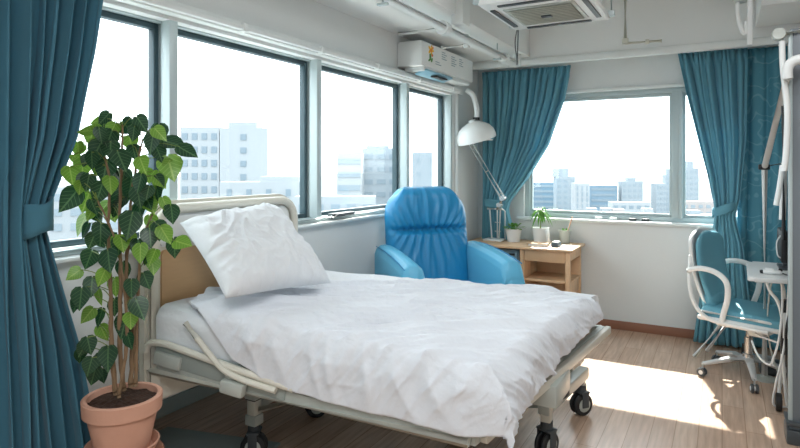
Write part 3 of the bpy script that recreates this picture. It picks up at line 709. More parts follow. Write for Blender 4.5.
# directions in the plant's own frame: side = along the view's width, dep = towards the viewer
side = V((.876, .482, 0)); dep = V((.805, -.593, 0))*-1
U = 1/300.6   # metres per unit of the leaf list
def LP(x, z, d): return V((PX, PY, 0))+side*((x-120)*U)-dep*d+V((0, 0, 1.4-(z-167)*U))
stems = [[(113, 392, .02), (109, 340, .02), (108, 290, .01), (106, 230, .02), (107, 180, .03), (100, 150, .02)],
         [(121, 390, .0), (117, 340, -.0), (118, 280, .0), (117, 220, .0), (119, 160, .0), (120, 125, .0)],
         [(128, 388, -.01), (130, 330, -.02), (124, 280, -.01), (126, 230, .0), (131, 180, -.02), (140, 140, -.03)],
         [(116, 394, .03), (124, 340, .03), (122, 290, .03), (113, 240, .03), (96, 200, .05)],
         [(133, 386, .0), (134, 330, .0), (136, 280, .0), (140, 240, -.01), (150, 215, -.02)]]
stem_pts = []
for k, s_ in enumerate(stems):
    path = smooth_path([LP(*q) for q in s_], 8); n = len(path)
    stem_pts += path[n//8:]
    bm = NB(); tube(bm, [p+V((.001*math.sin(i*1.7+k), .001*math.cos(i*2.1), 0)) for i, p in enumerate(path)], [lerp(.0085 if k < 3 else .0065, .0028, i/(n-1))*(1+.12*math.sin(i*1.9)) for i in range(n)], 8); obj('stem', bm, 'bark', pl)
leaves = [(100, 118, 18, 0, -30), (124, 127, 24, 0, 20), (139, 126, 22, 0, 30), (84, 131, 22, 1, -80), (95, 134, 18, 1, -10), (93, 153, 26, 0, -15), (80, 168, 26, 1, -10),
          (70, 176, 22, 1, -5), (103, 171, 28, 0, 5), (120, 161, 27, 0, 5), (111, 131, 20, 1, -15), (147, 145, 23, 0, 0), (139, 165, 22, 1, 10), (172, 142, 32, 0, 65), (184, 152, 24, 0, 45), (157, 154, 22, 0, 25),
          (168, 168, 30, 1, 15), (158, 183, 26, 1, 10), (150, 197, 22, 1, 15), (97, 194, 26, 0, -10), (116, 200, 30, 0, 5), (82, 203, 26, 1, -25), (68, 200, 30, 0, -50), (135, 184, 22, 0, 0),
          (135, 197, 24, 0, 20), (127, 224, 30, 0, 5), (97, 212, 24, 1, -20), (100, 232, 26, 0, -15), (76, 226, 26, 1, -30), (137, 212, 20, 0, 15), (157, 226, 20, 0, 30), (162, 232, 22, 1, 20),
          (179, 240, 22, 1, 60), (173, 250, 24, 0, 10), (147, 237, 22, 0, 10), (137, 247, 24, 0, 0), (110, 247, 24, 0, -10), (106, 257, 26, 0, 0), (84, 264, 24, 0, -40), (79, 294, 24, 0, -5),
          (95, 300, 20, 1, -5), (139, 251, 24, 0, 10), (151, 266, 22, 1, 10), (137, 303, 26, 0, 10), (120, 327, 27, 0, 0), (105, 354, 27, 0, -5), (88, 341, 20, 0, 10), (81, 345, 20, 0, -15), (95, 321, 22, 0, -20),
          (90, 375, 22, 0, -25), (99, 384, 16, 0, 30), (88, 361, 20, 0, -10), (120, 273, 24, 0, 5), (129, 287, 22, 0, 10), (86, 183, 20, 0, -20), (108, 150, 22, 0, -5), (128, 143, 22, 1, 15), (132, 153, 18, 0, 20),
          (145, 176, 20, 1, 10), (109, 185, 22, 1, 0), (90, 240, 20, 0, -40), (110, 215, 20, 1, 0), (148, 205, 22, 1, 25), (120, 241, 20, 1, 0), (100, 275, 20, 1, -20), (150, 225, 20, 1, 20), (163, 205, 20, 1, 40), (92, 120, 16, 1, -60), (75, 150, 16, 1, -60), (156, 135, 20, 1, 50),
          (131, 115+20, 18, 0, 0), (120, 180, 24, 0, -10), (102, 204, 24, 0, 10), (112, 228, 24, 0, 15), (128, 262, 22, 0, -15), (88, 218, 22, 0, -5)]
bmL = NB(); uvl = bmL.loops.layers.uv.new('UVMap'); bmP = NB()
rl = random.Random(11)
prof = [(0, .0), (-.06, .22), (0.0, .40), (.15, .50), (.35, .47), (.55, .36), (.75, .2), (.9, .08), (1.0, .0)]
prof = [(0.0, .05), (.03, .30), (.15, .46), (.32, .50), (.5, .42), (.68, .29), (.83, .15), (.93, .06), (1.0, .0)]
leaves = leaves[:-4]
leaves += [(84, 318, 20, 1, -30), (112, 312, 22, 0, -10), (128, 318, 18, 1, 20), (74, 300, 20, 0, -20), (100, 338, 20, 1, 10), (78, 358, 18, 0, -10), (112, 292, 22, 1, 10), (90, 284, 22, 0, 10), (144, 282, 20, 0, 15), (126, 338, 18, 0, 20), (96, 366, 18, 0, 0), (70, 275, 18, 1, -40)]
for k_ in range(46):
    z_ = rl.uniform(128, 262); hw_ = pw([(120, 22), (145, 50), (180, 50), (215, 46), (262, 32)], z_)
    leaves.append((122+rl.uniform(-1, 1)*hw_, z_, rl.uniform(14, 22), 1 if rl.random() < .45 else 0, rl.uniform(-30, 30)))
for (x, z, L, lt, ang) in leaves:
    L = L*U*.88; c = LP(x, z, rl.uniform(-.09, .10))
    a = math.radians(ang+rl.uniform(-22, 22)); f = rl.uniform(-.1, .7)
    d = (side*math.sin(a)-V((0, 0, 1))*math.cos(a)+dep*-f*(1 if True else 0)).normalized()
    n = (dep*-1*rl.uniform(.6, 1)+V((0, 0, rl.uniform(.2, .8)))+side*rl.uniform(-.7, .7)); n = (n-d*n.dot(d)).normalized(); w = d.cross(n)
    base = c-d*L*.5; wid = L*rl.uniform(.80, .98); curl = rl.uniform(.05, .25)
    rows = []
    for (t_, h_) in prof:
        row = []
        for q in (-1, -.5, 0, .5, 1):
            fold = -abs(q)*h_*wid*.0+(-.18*(1-abs(q))*h_*wid*.6)
            back = -.10*L*(abs(q)*sstep(.3, 0, t_))*1.0
            p = base+d*(t_*L+back)+w*(q*h_*wid)+n*(fold-curl*L*t_*t_)
            row.append((bmL.verts.new(p), (q*h_, t_)))
        rows.append(row)
    for r0, r1 in zip(rows, rows[1:]):
        for i in range(4):
            q4 = (r0[i], r0[i+1], r1[i+1], r1[i])
            fc = bmL.faces.new([q_[0] for q_ in q4]); fc.material_index = lt
            for lp, q_ in zip(fc.loops, q4): lp[uvl].uv = q_[1]
    near = min(stem_pts, key=lambda s_: (s_-(base+V((0, 0, -.03)))).length)
    mid = (near+base)/2+V((0, 0, .012))
    tube(bmP, smooth_path([near, mid, base], 4), .0016, 5)
obj('foliage', bmL, ['leafd', 'leafl'], pl, smooth=180)
obj('leaf_stalks', bmP, 'stalk', pl)

# ------------------------------------------------------------------ recliner
rcx, rcy = -1.715, 3.55
rc = thing('recliner', 'bright blue leather recliner armchair between the bed and the desk', 'armchair', (rcx, rcy, 0), math.radians(47))
# local frame: facing -y; x to the right of the picture
def cushion(bm, lo, hi, r, bulge=.0, seg=5): box(bm, lo, hi, r, seg)
def back_f(sg):
    def f(u, v):
        x = 2*u-1; zz = v
        hw = .295*(1-.10*sstep(.75, 1, v)-.02*sstep(.3, 0, v))
        # rounded corners at the top
        top = 1.265; bot = .40
        sx = math.copysign(abs(x)**.9, x)
        z = lerp(bot, top, v)
        cz = max(0, v-.86)/.14; lim = math.sqrt(max(0, 1-cz**2.6))
        X = sx*hw*(lim*.28+.72 if cz > 0 else 1)
        z -= .05*sstep(.7, 1, abs(x))*sstep(.8, 1, v)
        k = max(0, (1-abs(x)**5))**.5*max(0, 1-max(0, (v-.9)/.1)**3)**.5
        lean = .0+.13*(v)
        y = lean-sg*k*(.085 if sg > 0 else .07)
        if sg > 0:
            seam = math.exp(-((v-.67)/.022)**2)*(1-.5*abs(x)**4)
            y += .045*seam*(1-x**6)
            y -= (1-x**4)*.018*math.sin(PI*min(1, max(0, (v-.67)/.33)))+(1-x**4)*.016*math.sin(PI*min(1, max(0, v/.67)))
            env = math.exp(-((v-.67)/.2)**2)
            th = x/(.25+abs(v-.67)*1.0)
            y += .011*math.sin(th*11+2*noise.noise(V((x*2, v*5, 0))))*env*(1-abs(x)**3)
            y += .009*math.exp(-(x/.45)**2)*ridge(V((x*9, v*1.5, 3)))*1.0
        return V((X, y, z))
    return f
bm = NB(); grid(bm, back_f(1), 70, 90); obj('backrest', bm, 'leather', rc, local=True, smooth=180)
bm = NB(); grid(bm, back_f(-1), 40, 60); bmesh.ops.reverse_faces(bm, faces=bm.faces); obj('backrest_shell', bm, 'leather2', rc, local=True, smooth=180)
bm = NB(); cushion(bm, (-.27, -.52, .32), (.27, .02, .52), .05); obj('seat', bm, 'leather2', rc, local=True, smooth=60)
bm = NB(); cushion(bm, (-.26, -.56, .10), (.26, -.50, .36), .025); obj('footrest', bm, 'leather', rc, local=True, smooth=60)
bm = NB(); cushion(bm, (-.27, -.5, .10), (.27, .10, .34), .02); obj('seat_base', bm, 'leather', rc, local=True, smooth=60)
for s in (-1, 1):
    bm = NB(); n = 14; xo = s*(.262 if s > 0 else .235)
    x0, x1 = (min(xo, xo+s*.14), max(xo, xo+s*.14))
    def arm(u, v):
        y = lerp(.06, -.55, u); top = .885-.06*u*u-.10*sstep(.9, 1, u)**2
        pr = [(x0, .12), (x0, top-.06), (x0+.012, top-.025), (x0+.04, top-.004), ((x0+x1)/2, top), (x1-.04, top-.004), (x1-.012, top-.025), (x1, top-.06), (x1, .12)]
        q = v*(len(pr)-1); i = min(int(q), len(pr)-2); t_ = q-i
        xx, zz = lerp(pr[i][0], pr[i+1][0], t_), lerp(pr[i][1], pr[i+1][1], t_)
        return V((xx, y, zz))
    vs = grid(bm, arm, 30, 40); bm.faces.new(vs[0]); bm.faces.new(vs[-1][::-1]); bmesh.ops.recalc_face_normals(bm, faces=bm.faces)
    es = [e for e in bm.edges if e.verts[0] in vs[-1] and e.verts[1] in vs[-1]]
    bmesh.ops.bevel(bm, geom=es, offset=.018, segments=4, affect='EDGES')
    a_ = obj('armrest', bm, 'leather2', rc, local=True, smooth=50)
    bm = NB(); tube(bm, [(x0+.012 if s < 0 else x1-.012, lerp(.06, -.52, k/12),   .885-.06*(k/12)**2-.012) for k in range(13)], .004, 6); obj('piping', bm, 'leather', a_, local=True)
for sx in (-.22, .22):
    for sy in (-.45, .08):
        bm = NB(); tube(bm, [(sx, sy, .12), (sx, sy, .0)], [.025, .018], 12); obj('leg', bm, 'black', rc, local=True)

# ------------------------------------------------------------------ desk and what stands on it
dk = thing('desk', 'pale wooden desk with open shelf and drawer under the far window', 'desk', (-1.55, 5.05, 0))
DX0, DX1, DY0, DY1 = -2.03, -1.055, 4.80, 5.30
bm = NB(); box(bm, (DX0, DY0, .708), (DX1, DY1, .73), .006); obj('desktop', bm, 'deskwood', dk)
for (x, y) in ((DX0+.03, DY0+.04), (DX1-.045, DY0+.04), (DX0+.03, DY1-.05), (DX1-.045, DY1-.05)):
    bm = NB(); box(bm, (x-.018, y-.018, 0), (x+.018, y+.018, .708), .004); obj('leg', bm, 'deskwood', dk)
bm = NB(); box(bm, (DX1-.06, DY0+.06, .628), (DX1-.03, DY1-.07, .708), .003); obj('apron', bm, 'deskwood', dk)
bm = NB(); box(bm, (-1.46, DY0+.03, .612), (DX1-.066, DY0+.05, .704), .004); box(bm, (-1.455, DY0+.05, .62), (DX1-.07, DY1-.08, .70), .002); dr = obj('drawer', bm, 'deskwood', dk)
bm = NB(); box(bm, (-1.50, DY0+.03, .35), (-1.465, DY1-.05, .708), .003); obj('divider', bm, 'deskwood', dk)
bm = NB(); box(bm, (-1.50, DY0+.06, .44), (DX1-.03, DY1-.05, .46), .003); obj('shelf', bm, 'deskwood', dk)
bm = NB(); box(bm, (-1.50, DY1-.07, .12), (DX1-.03, DY1-.055, .70), .002); obj('back_panel', bm, 'deskwood', dk)
bm = NB(); box(bm, (DX1-.052, DY0+.06, .33), (DX1-.038, DY1-.07, .46), .003); obj('side_rail', bm, 'deskwood', dk)
bm = NB(); box(bm, (-1.50, DY0+.05, .10), (DX1-.03, DY1-.05, .12), .003); obj('shelf', bm, 'deskwood', dk)
cb = thing('drawer_unit', 'blue-grey steel drawer unit tucked under the left of the desk', 'cabinet', (-1.75, 5.05, 0))
bm = NB(); box(bm, (-1.97, DY0+.07, .02), (-1.52, DY1-.06, .69), .006); obj('body', bm, 'cabgrey', cb)
for k, z in enumerate((.48, .27, .06)):
    bm = NB(); box(bm, (-1.96, DY0+.055, z), (-1.53, DY0+.072, z+.195), .004); d_ = obj('drawer', bm, 'cabgrey', cb)
    bm = NB(); box(bm, (-1.60, DY0+.045, z+.165), (-1.55, DY0+.056, z+.182), .002); obj('handle', bm, 'black', d_)
    if k == 0:
        bm = NB(); box(bm, (-1.67, DY0+.05, z+.165), (-1.63, DY0+.056, z+.18), .001); obj('label_mark', bm, 'red', d_)

# desk lamp
lp = thing('desk_lamp', 'large white articulated lamp with dome shade standing on the desk', 'lamp', (-1.80, 5.10, .73))
bm = NB(); box(bm, (-1.90, 5.02, .731), (-1.73, 5.16, .748), .005); obj('base', bm, 'white', lp)
bm = NB()
tube(bm, [(-1.83, 5.06, .745), (-1.852, 5.06, 1.02)], .008, 8); tube(bm, [(-1.765, 5.06, .745), (-1.75, 5.06, 1.02)], .008, 8)
tube(bm, [(-1.80, 5.12, .745), (-1.80, 5.12, 1.02)], .008, 8)
tube(bm, [(-1.875, 5.06, 1.02), (-1.73, 5.06, 1.02)], .009, 8); tube(bm, [(-1.80, 5.12, 1.02), (-1.80, 5.06, 1.02)], .009, 8)
tube(bm, [(-1.72, 5.10, .745), (-1.72, 5.10, 1.0), (-1.74, 5.06, 1.03)], .006, 8)
tube(bm, [(-1.80, 5.06, .82), (-1.75, 5.06, .82)], .005, 8); tube(bm, [(-1.80, 5.06, .9), (-1.75, 5.06, .9)], .005, 8)
obj('post', bm, 'white', lp)
J0 = V((-1.745, 5.02, 1.06)); J1 = V((-1.70, 4.98, 1.125)); HD = V((-1.95, 4.86, 1.60))
bm = NB(); lathe(bm, [(0, -.03), (.022, -.03), (.022, .03), (0, .03)], J0, 14, 'y'); lathe(bm, [(0, -.03), (.024, -.03), (.024, .03), (0, .03)], J1, 14, 'y'); tube(bm, [J0, J1], .014, 8); tube(bm, [(-1.78, 5.06, 1.02), J0], .012, 8); obj('elbow_joint', bm, 'steel', lp)
bm = NB()
pp = (HD-J1).normalized().cross(V((0, 1, 0))).normalized()*.016
tube(bm, [J1+pp, HD+pp], .009, 8); tube(bm, [J1-pp, HD-pp], .009, 8)
for k in (.08, .5, .92): tube(bm, [J1.lerp(HD, k)+pp, J1.lerp(HD, k)-pp], .007, 6)
obj('arm', bm, 'white', lp)
SC = V((-1.895, 4.84, 1.66))
bm = NB(); lathe(bm, [(.150, -.03), (.172, -.028), (.175, .0), (.165, .045), (.14, .085), (.10, .115), (.05, .135), (.03, .14), (.03, .16), (0, .16), (0, .13), (.05, .125), (.1, .105), (.135, .075), (.16, .03), (.165, -.015), (.150, -.02), (.15, -.03)], (0, 0, 0), 40)
bmesh.ops.rotate(bm, cent=(0, 0, 0), matrix=Matrix.Rotation(math.radians(12), 3, V((.482, -.876, 0)))@Matrix.Rotation(math.radians(8), 3, 'X'), verts=bm.verts); bmesh.ops.translate(bm, vec=SC+V((0, 0, 0)), verts=bm.verts)
bmesh.ops.recalc_face_normals(bm, faces=bm.faces); obj('lamp_shade', bm, 'white', lp, smooth=50)
bm = NB(); lathe(bm, [(0, -.025), (.145, -.025), (.145, -.018), (0, -.018)], SC, 30); obj('lamp_glass', bm, 'ceramic', lp)
bm = NB(); tube(bm, smooth_path([SC+V((.0, 0, .14)), SC+V((.005, 0, .24)), SC+V((-.025, 0, .36)), SC+V((-.06, 0, .40)), SC+V((-.09, 0, .42))], 6), [.024]*24+[.022], 12); obj('neck_hose', bm, 'white', lp)
bm = NB(); lathe(bm, [(0, .15), (.03, .15), (.03, .175), (0, .175)], SC, 16); obj('collar', bm, 'black', lp)

# small plants
def small_pot(name, label, loc, r, h, kind, potm='ceramic', group=None):
    t = thing(name, label, 'plant', loc)
    bm = NB(); lathe(bm, [(0, 0), (r*.72, 0), (r*.96, h*.93), (r, h*.94), (r, h), (r*.9, h), (r*.88, h*.9), (0, h*.9)], (0, 0, 0), 28); obj('pot', bm, potm, t, local=True)
    bm = NB(); rr = random.Random(len(label))
    n = {'bush': 46, 'palm': 34, 'grass': 30}[kind]; H0 = h*.9
    if kind == 'palm':
        b2 = NB(); tube(b2, [(0, 0, H0), (0.004, 0, H0+.06), (0, .003, H0+.15)], [.008, .006, .007], 8); obj('stem', b2, 'stalk', t, local=True); H0 += .145
    for k in range(n):
        a = rr.uniform(0, 2*PI); el = rr.uniform(.2, 1.4) if kind != 'bush' else rr.uniform(.6, 1.5); L = {'bush': rr.uniform(.09, .16), 'palm': rr.uniform(.12, .18), 'grass': rr.uniform(.03, .05)}[kind]
        wd = {'bush': .013, 'palm': .011, 'grass': .006}[kind]; dr = V((math.cos(a)*math.cos(el), math.sin(a)*math.cos(el), math.sin(el)))
        b = V((rr.uniform(-.3, .3)*r, rr.uniform(-.3, .3)*r, H0)) if kind != 'palm' else V((0, 0, H0+rr.uniform(-.01, .02)))
        if kind == 'grass': b = V((math.cos(a)*r*.6*rr.random(), math.sin(a)*r*.6*rr.random(), H0))
        sd_ = dr.cross(V((0, 0, 1))).normalized(); prev = None
        for i in range(6):
            q = i/5; droop = {'bush': .5, 'palm': 1.1, 'grass': .3}[kind]*L*q*q
            p = b+dr*L*q-V((0, 0, droop)); w_ = wd*math.sin(PI*(.12+.88*q))+.0006
            if kind == 'bush': w_ = wd*(.1 if q < .4 else math.sin(PI*(q-.38)/.64))+.0008
            cur = (bm.verts.new(p-sd_*w_), bm.verts.new(p+V((0, 0, -.15*w_))), bm.verts.new(p+sd_*w_))
            if prev: bm.faces.new((prev[0], prev[1], cur[1], cur[0])); bm.faces.new((prev[1], prev[2], cur[2], cur[1]))
            prev = cur
    obj('foliage', bm, 'greenpot', t, local=True, smooth=180)
    return t
small_pot('potted_plant', 'small bushy green plant in white ribbed pot next to the lamp base', (-1.64, 5.10, .731), .074, .115, 'bush')
small_pot('potted_palm', 'small palm-like plant with stem in white pot at the middle of the desk', (-1.42, 5.18, .731), .078, .13, 'palm')
t = small_pot('potted_succulent', 'low green plant in a small grey-white cup near the desk corner', (-1.215, 5.225, .731), .055, .115, 'grass', 'bedgrey')
bm = NB(); tube(bm, [(-1.20, 5.215, .80), (-1.145, 5.205, .965)], [.006, .006], 8); tag(obj('wooden_stick', bm, 'pencil'), 'peach-coloured stick standing in the small grey-white plant cup', 'stick')
bk = thing('book', 'tan book lying on the front of the desk', 'book', (-1.36, 4.93, .731), math.radians(8))
bm = NB(); box(bm, (-.09, -.06, 0), (.075, .06, .003), .001); box(bm, (-.09, -.06, .022), (.075, .06, .026), .001); box(bm, (-.09, -.06, 0), (-.086, .06, .026), .001); obj('cover', bm, 'book', bk, local=True)
bm = NB(); box(bm, (-.085, -.056, .003), (.071, .056, .022)); obj('pages', bm, 'paper', bk, local=True, smooth=0)
bm = NB(); box(bm, (-1.255, 4.90, .731), (-1.195, 5.02, .765), .006); box(bm, (-1.25, 4.91, .765), (-1.20, 5.01, .775), .003, mi=1); tag(obj('desk_organiser', bm, ['bookd', 'bedgrey']), 'small slate-blue box with pale top beside the tan book', 'box')
bm = NB(); vs = box(bm, (-1.345, 5.085, .731), (-1.325, 5.145, .85), .003, rot=Matrix.Rotation(-.12, 3, 'Y')); tag(obj('picture_frame', bm, 'white'), 'narrow white upright card frame between palm and grey-white cup', 'frame')
bm = NB(); vs = box(bm, (-1.20, 4.97, .7312), (-1.12, 5.10, .7335)); tag(obj('paper_sheet', bm, 'paper', smooth=0), 'small white paper lying near the desk corner', 'paper')

# ------------------------------------------------------------------ wall unit over the window
wu = thing('wall_air_unit', 'boxy white wall unit with flower picture above the side window', 'air unit', (-1.97, 4.2, 2.1))
bm = NB(); box(bm, (XL+.001, 3.72, 2.125), (-1.87, 4.70, 2.305), .008); obj('housing', bm, 'white', wu)
bm = NB(); box(bm, (XL+.03, 3.78, 2.095), (-1.885, 4.66, 2.13), .006); obj('underside', bm, 'trim', wu)
bm = NB(); vs = box(bm, (-1.965, 3.80, 2.085), (-1.872, 4.28, 2.10), .004, rot=Matrix.Rotation(math.radians(-18), 3, 'Y')); fl = obj('air_flap', bm, 'bluepanel', wu)
bm = NB(); box(bm, (-1.925, 3.98, 2.076), (-1.875, 4.18, 2.086), .002); obj('outlet_slot', bm, 'black', wu)
def disc(bm, x, cy, cz, ry, rz_, rot=0, n=14):
    c, s_ = math.cos(rot), math.sin(rot)
    vs = [bm.verts.new((x, cy+ry*math.cos(2*PI*k/n)*c-rz_*math.sin(2*PI*k/n)*s_, cz+ry*math.cos(2*PI*k/n)*s_+rz_*math.sin(2*PI*k/n)*c)) for k in range(n)]
    f = bm.faces.new(vs); r = bmesh.ops.extrude_face_region(bm, geom=[f]); bmesh.ops.translate(bm, vec=(.002, 0, 0), verts=[v for v in r['geom'] if isinstance(v, bmesh.types.BMVert)])
xs = -1.8695
bm = NB()
for k in range(5): a = k*2*PI/5; disc(bm, xs, 3.87+.026*math.cos(a), 2.255+.02*math.sin(a), .022, .010, a)
obj('flower_petals', bm, 'flower_y', wu, smooth=0)
bm = NB(); disc(bm, xs+.001, 3.87, 2.255, .012, .012); disc(bm, xs+.001, 3.89, 2.22, .014, .010, .4); disc(bm, xs+.001, 3.90, 2.275, .012, .008, .9); obj('flower_centre', bm, 'flower_o', wu, smooth=0)
bm = NB(); disc(bm, xs, 3.86, 2.205, .014, .026, .2); disc(bm, xs, 3.885, 2.185, .010, .02, -.6); disc(bm, xs, 3.845, 2.18, .02, .008, .5); obj('flower_leaves', bm, 'flower_g', wu, smooth=0)
for (y, z, w, n_) in ((4.06, 2.275, .09, 4), (4.24, 2.27, .10, 5), (4.40, 2.275, .08, 4), (3.95, 2.185, .10, 2)):
    bm = NB()
    for k in range(n_): box(bm, (xs-.0005, y, z-k*.017-.003), (xs+.001, y+w*(1 if k % 2 else .7), z-k*.017+.003))
    obj('printed_lines', bm, 'print', wu, smooth=0)

# pipes, rods and boxes under the ceiling
cp = thing('ceiling_pipe', 'thick white pipe running under the ceiling soffit above the bed', 'pipe', (-1.53, 1.2, 2.27))
bm = NB(); rod(bm, (-1.53, -2.2, 2.27), (-1.53, 4.72, 2.27), .034, 20)
for y in (1.6, 3.35, 4.5): lathe(bm, [(.0, -.03), (.044, -.03), (.044, .03), (0, .03)], (-1.53, y, 2.27), 20, 'y')
tube(bm, bend([(-1.53, 4.70, 2.27), (-1.53, 4.85, 2.27), (-1.53, 4.85, 2.4)], .06), .034, 16)
obj('pipe_run', bm, 'trim', cp)
for y in (1.2, 2.6, 4.35):
    bm = NB()
    box(bm, (-1.56, y-.012, 2.23), (-1.50, y+.012, 2.245), .003); rod(bm, (-1.53, y, 2.24), (-1.53, y, 2.37), .006, 8); obj('pipe_hanger', bm, 'alu', cp)

tag(obj('duct_casing', BX((-1.50, 3.40, 2.30), (-1.42, 3.52, ZC), .006), 'trim'), 'narrow white vertical duct casing beside the ceiling pipe', 'duct')
bm = NB(); rod(bm, (-1.62, 3.95, ZC-.0), (-1.62, 3.95, 2.27), .016, 12); rod(bm, (-1.62, 3.95, 2.283), (-1.82, 3.95, 2.283), .014, 12); box(bm, (-1.64, 3.93, 2.26), (-1.60, 3.97, 2.29), .004)
tag(obj('hanger_pipe', bm, 'trim'), 'slim white vertical pipe with side branch in front of the wall unit', 'pipe')
bm = NB(); rod(bm, (-1.60, 3.60, 2.335), (-1.99, 3.60, 2.335), .016, 12); tag(obj('stub_pipe', bm, 'trim'), 'short white pipe under the soffit just before the wall unit', 'pipe')
bm = NB(); rod(bm, (-.655, 4.8, ZC), (-.655, 4.8, 2.35), .016, 12); lathe(bm, [(0, -.02), (.024, -.02), (.024, .02), (0, .02)], (-.655, 4.8, 2.37), 12); tube(bm, [(-.655, 4.8, 2.355), (-.40, 4.84, 2.355)], .013, 10); lathe(bm, [(0, -.012), (.019, -.012), (.019, .012), (0, .012)], (-.50, 4.822, 2.355), 12, 'x')
tag(obj('drop_pipe', bm, 'louver'), 'pale drop pipe with short horizontal arm over the far window', 'pipe')
# right: rail edge with looped hose
bm = NB(); box(bm, (.135, 4.18, 2.15), (.165, 4.22, ZC), .004); tag(obj('hanging_track', bm, 'white'), 'white vertical strip hanging from the ceiling at the right', 'track')
bm = NB(); tube(bm, smooth_path([(.10, 4.2, ZC), (.085, 4.2, 2.45), (.088, 4.2, 2.33), (.11, 4.2, 2.24), (.128, 4.2, 2.23), (.13, 4.2, 2.30)], 8), .012, 10)
tag(obj('hose_loop', bm, 'white'), 'white looped hose hanging beside the vertical strip', 'hose')
bm = NB(); lathe(bm, [(0, 0), (.035, 0), (.05, .03), (.05, .09), (.03, .12), (0, .12)], (.105, 4.2, 2.42), 20); tag(obj('ceiling_fitting', bm, 'bedgrey'), 'rounded grey fitting at the top of the white hose', 'fitting')

# cassette unit
cs = thing('ceiling_air_cassette', 'white ceiling air conditioner cassette with beige louvres', 'air conditioner', (-.88, 3.43, 2.3))
bm = NB(); box(bm, (-1.20, 3.08, 2.30), (-.60, 3.76, 2.335), .012); obj('face_panel', bm, 'white', cs)
bm = NB(); box(bm, (-1.16, 3.12, 2.335), (-.64, 3.72, ZC), .01); obj('housing', bm, 'trim', cs)
bm = NB(); box(bm, (-1.10, 3.22, 2.293), (-.70, 3.62, 2.301), .003); g_ = obj('grille_frame', bm, 'bedgrey', cs)
for k in range(11):
    bm = NB(); y = 3.25+k*.034; vs = box(bm, (-1.08, y-.011, 2.285), (-.72, y+.011, 2.290), .001, rot=Matrix.Rotation(.35, 3, 'X')); obj('louvre', bm, 'louver', g_)
for (a, b) in (((-1.17, 3.20), (-1.14, 3.64)), ((-.66, 3.20), (-.63, 3.64)), ((-1.10, 3.69), (-.70, 3.72)), ((-1.10, 3.12), (-.70, 3.15))):
    bm = NB(); box(bm, (a[0], a[1], 2.292), (b[0], b[1], 2.300), .003); obj('air_slot', bm, 'dgrey', cs)
bm = NB(); box(bm, (-.93, 3.40, 2.276), (-.87, 3.44, 2.286), .004); obj('catch', bm, 'dgrey', cs)
for x in (-1.21, -.59):
    for y in (3.1, 3.74):
        bm = NB(); rod(bm, (x, y, 2.32), (x, y, ZC), .006, 8); box(bm, (x-.02, y-.02, 2.315), (x+.02, y+.02, 2.35), .004); obj('hanger_rod', bm, 'alu', cs)
bm = NB(); tube(bm, smooth_path([(-1.17, 3.72, 2.31), (-1.26, 3.95, 2.26), (-1.34, 4.25, 2.20), (-1.42, 4.5, 2.21), (-1.40, 4.45, 2.28), (-1.22, 3.9, 2.4)], 8), .0045, 6)
tag(obj('drain_cable', bm, 'dgrey'), 'thin grey cable loop hanging from the air conditioner corner', 'cable')
for (x, y) in ((1.0, -.4), (1.5, 2.3)):
    pass
for i, (x, y, w, h) in enumerate(((.4, -.6, .6, .6), (-.1, 2.5, .6, .3))):  # housings made up for the two added fill lamps, out of view
    t = thing('ceiling_light', ['square flush ceiling light at the near end of the room', 'oblong flush ceiling light over the foot of the bed'][i], 'light', (x, y, ZC))
    bm = NB(); rect_frame(bm, 'x', x-w-.04, x+w+.04, 0, 1, 0, 1, .03); bm.free(); bm = NB(); box(bm, (x-w-.04, y-h-.04, ZC-.035), (x+w+.04, y+h+.04, ZC-.001), .006); obj('fixture_body', bm, 'white', t)

# ------------------------------------------------------------------ swivel chair
oc = thing('swivel_chair', 'white framed swivel chair with grey-blue upholstery on five castors', 'office chair', (.155, 4.53, 0), math.radians(-22))
# local: faces +x
lo = dict(local=True)
for k in range(5):
    a = math.radians(8+72*k); d_ = V((math.cos(a), math.sin(a), 0))
    bm = NB(); tube(bm, [d_*.02+V((0, 0, .125)), d_*.12+V((0, 0, .12)), d_*.29+V((0, 0, .082))], [.028, .024, .015], 10, flat=.8); lg = obj('base_arm', bm, 'silver', oc, local=True)
    bm = NB(); R_ = Matrix.Rotation(a+.8*k, 3, 'Z')
    for s in (-1, 1): lathe(bm, [(0, -.008), (.026, -.008), (.028, -.004), (.028, .004), (.026, .008), (0, .008)], (0, s*.013, 0), 20, 'y')
    bmesh.ops.rotate(bm, cent=(0, 0, 0), matrix=R_, verts=bm.verts); bmesh.ops.translate(bm, vec=d_*.295+V((0, 0, .028)), verts=bm.verts); cw = obj('caster', bm, 'dgrey', lg, local=True)
    bm = NB(); lathe(bm, [(0, -.023), (.014, -.0235), (.014, .0235), (0, .023)], (0, 0, 0), 16, 'y'); bmesh.ops.rotate(bm, cent=(0, 0, 0), matrix=R_, verts=bm.verts); bmesh.ops.translate(bm, vec=d_*.295+V((0, 0, .028)), verts=bm.verts)
    rod(bm, d_*.292+V((0, 0, .05)), d_*.292+V((0, 0, .085)), .007, 8); obj('caster_cover', bm, 'white', lg, local=True)
bm = NB(); lathe(bm, [(0, .09), (.034, .09), (.038, .16), (.03, .165), (0, .165)], (0, 0, 0), 20); obj('hub', bm, 'steel', oc, local=True)
bm = NB(); lathe(bm, [(0, .16), (.027, .16), (.027, .27), (.018, .272), (.018, .37), (0, .37)], (0, 0, 0), 20); obj('gas_column', bm, 'steel', oc, local=True)
bm = NB(); box(bm, (-.16, -.12, .335), (.17, .12, .375), .01); box(bm, (-.20, -.15, .37), (.2, .15, .39), .006); box(bm, (.02, -.09, .30), (.12, .09, .34), .01); mech = obj('tilt_mechanism', bm, 'white', oc, local=True)
bm = NB(); tube(bm, bend([(.08, -.12, .35), (.12, -.2, .345), (.24, -.22, .33)], .03), .006, 8); obj('lever', bm, 'white', mech, local=True)
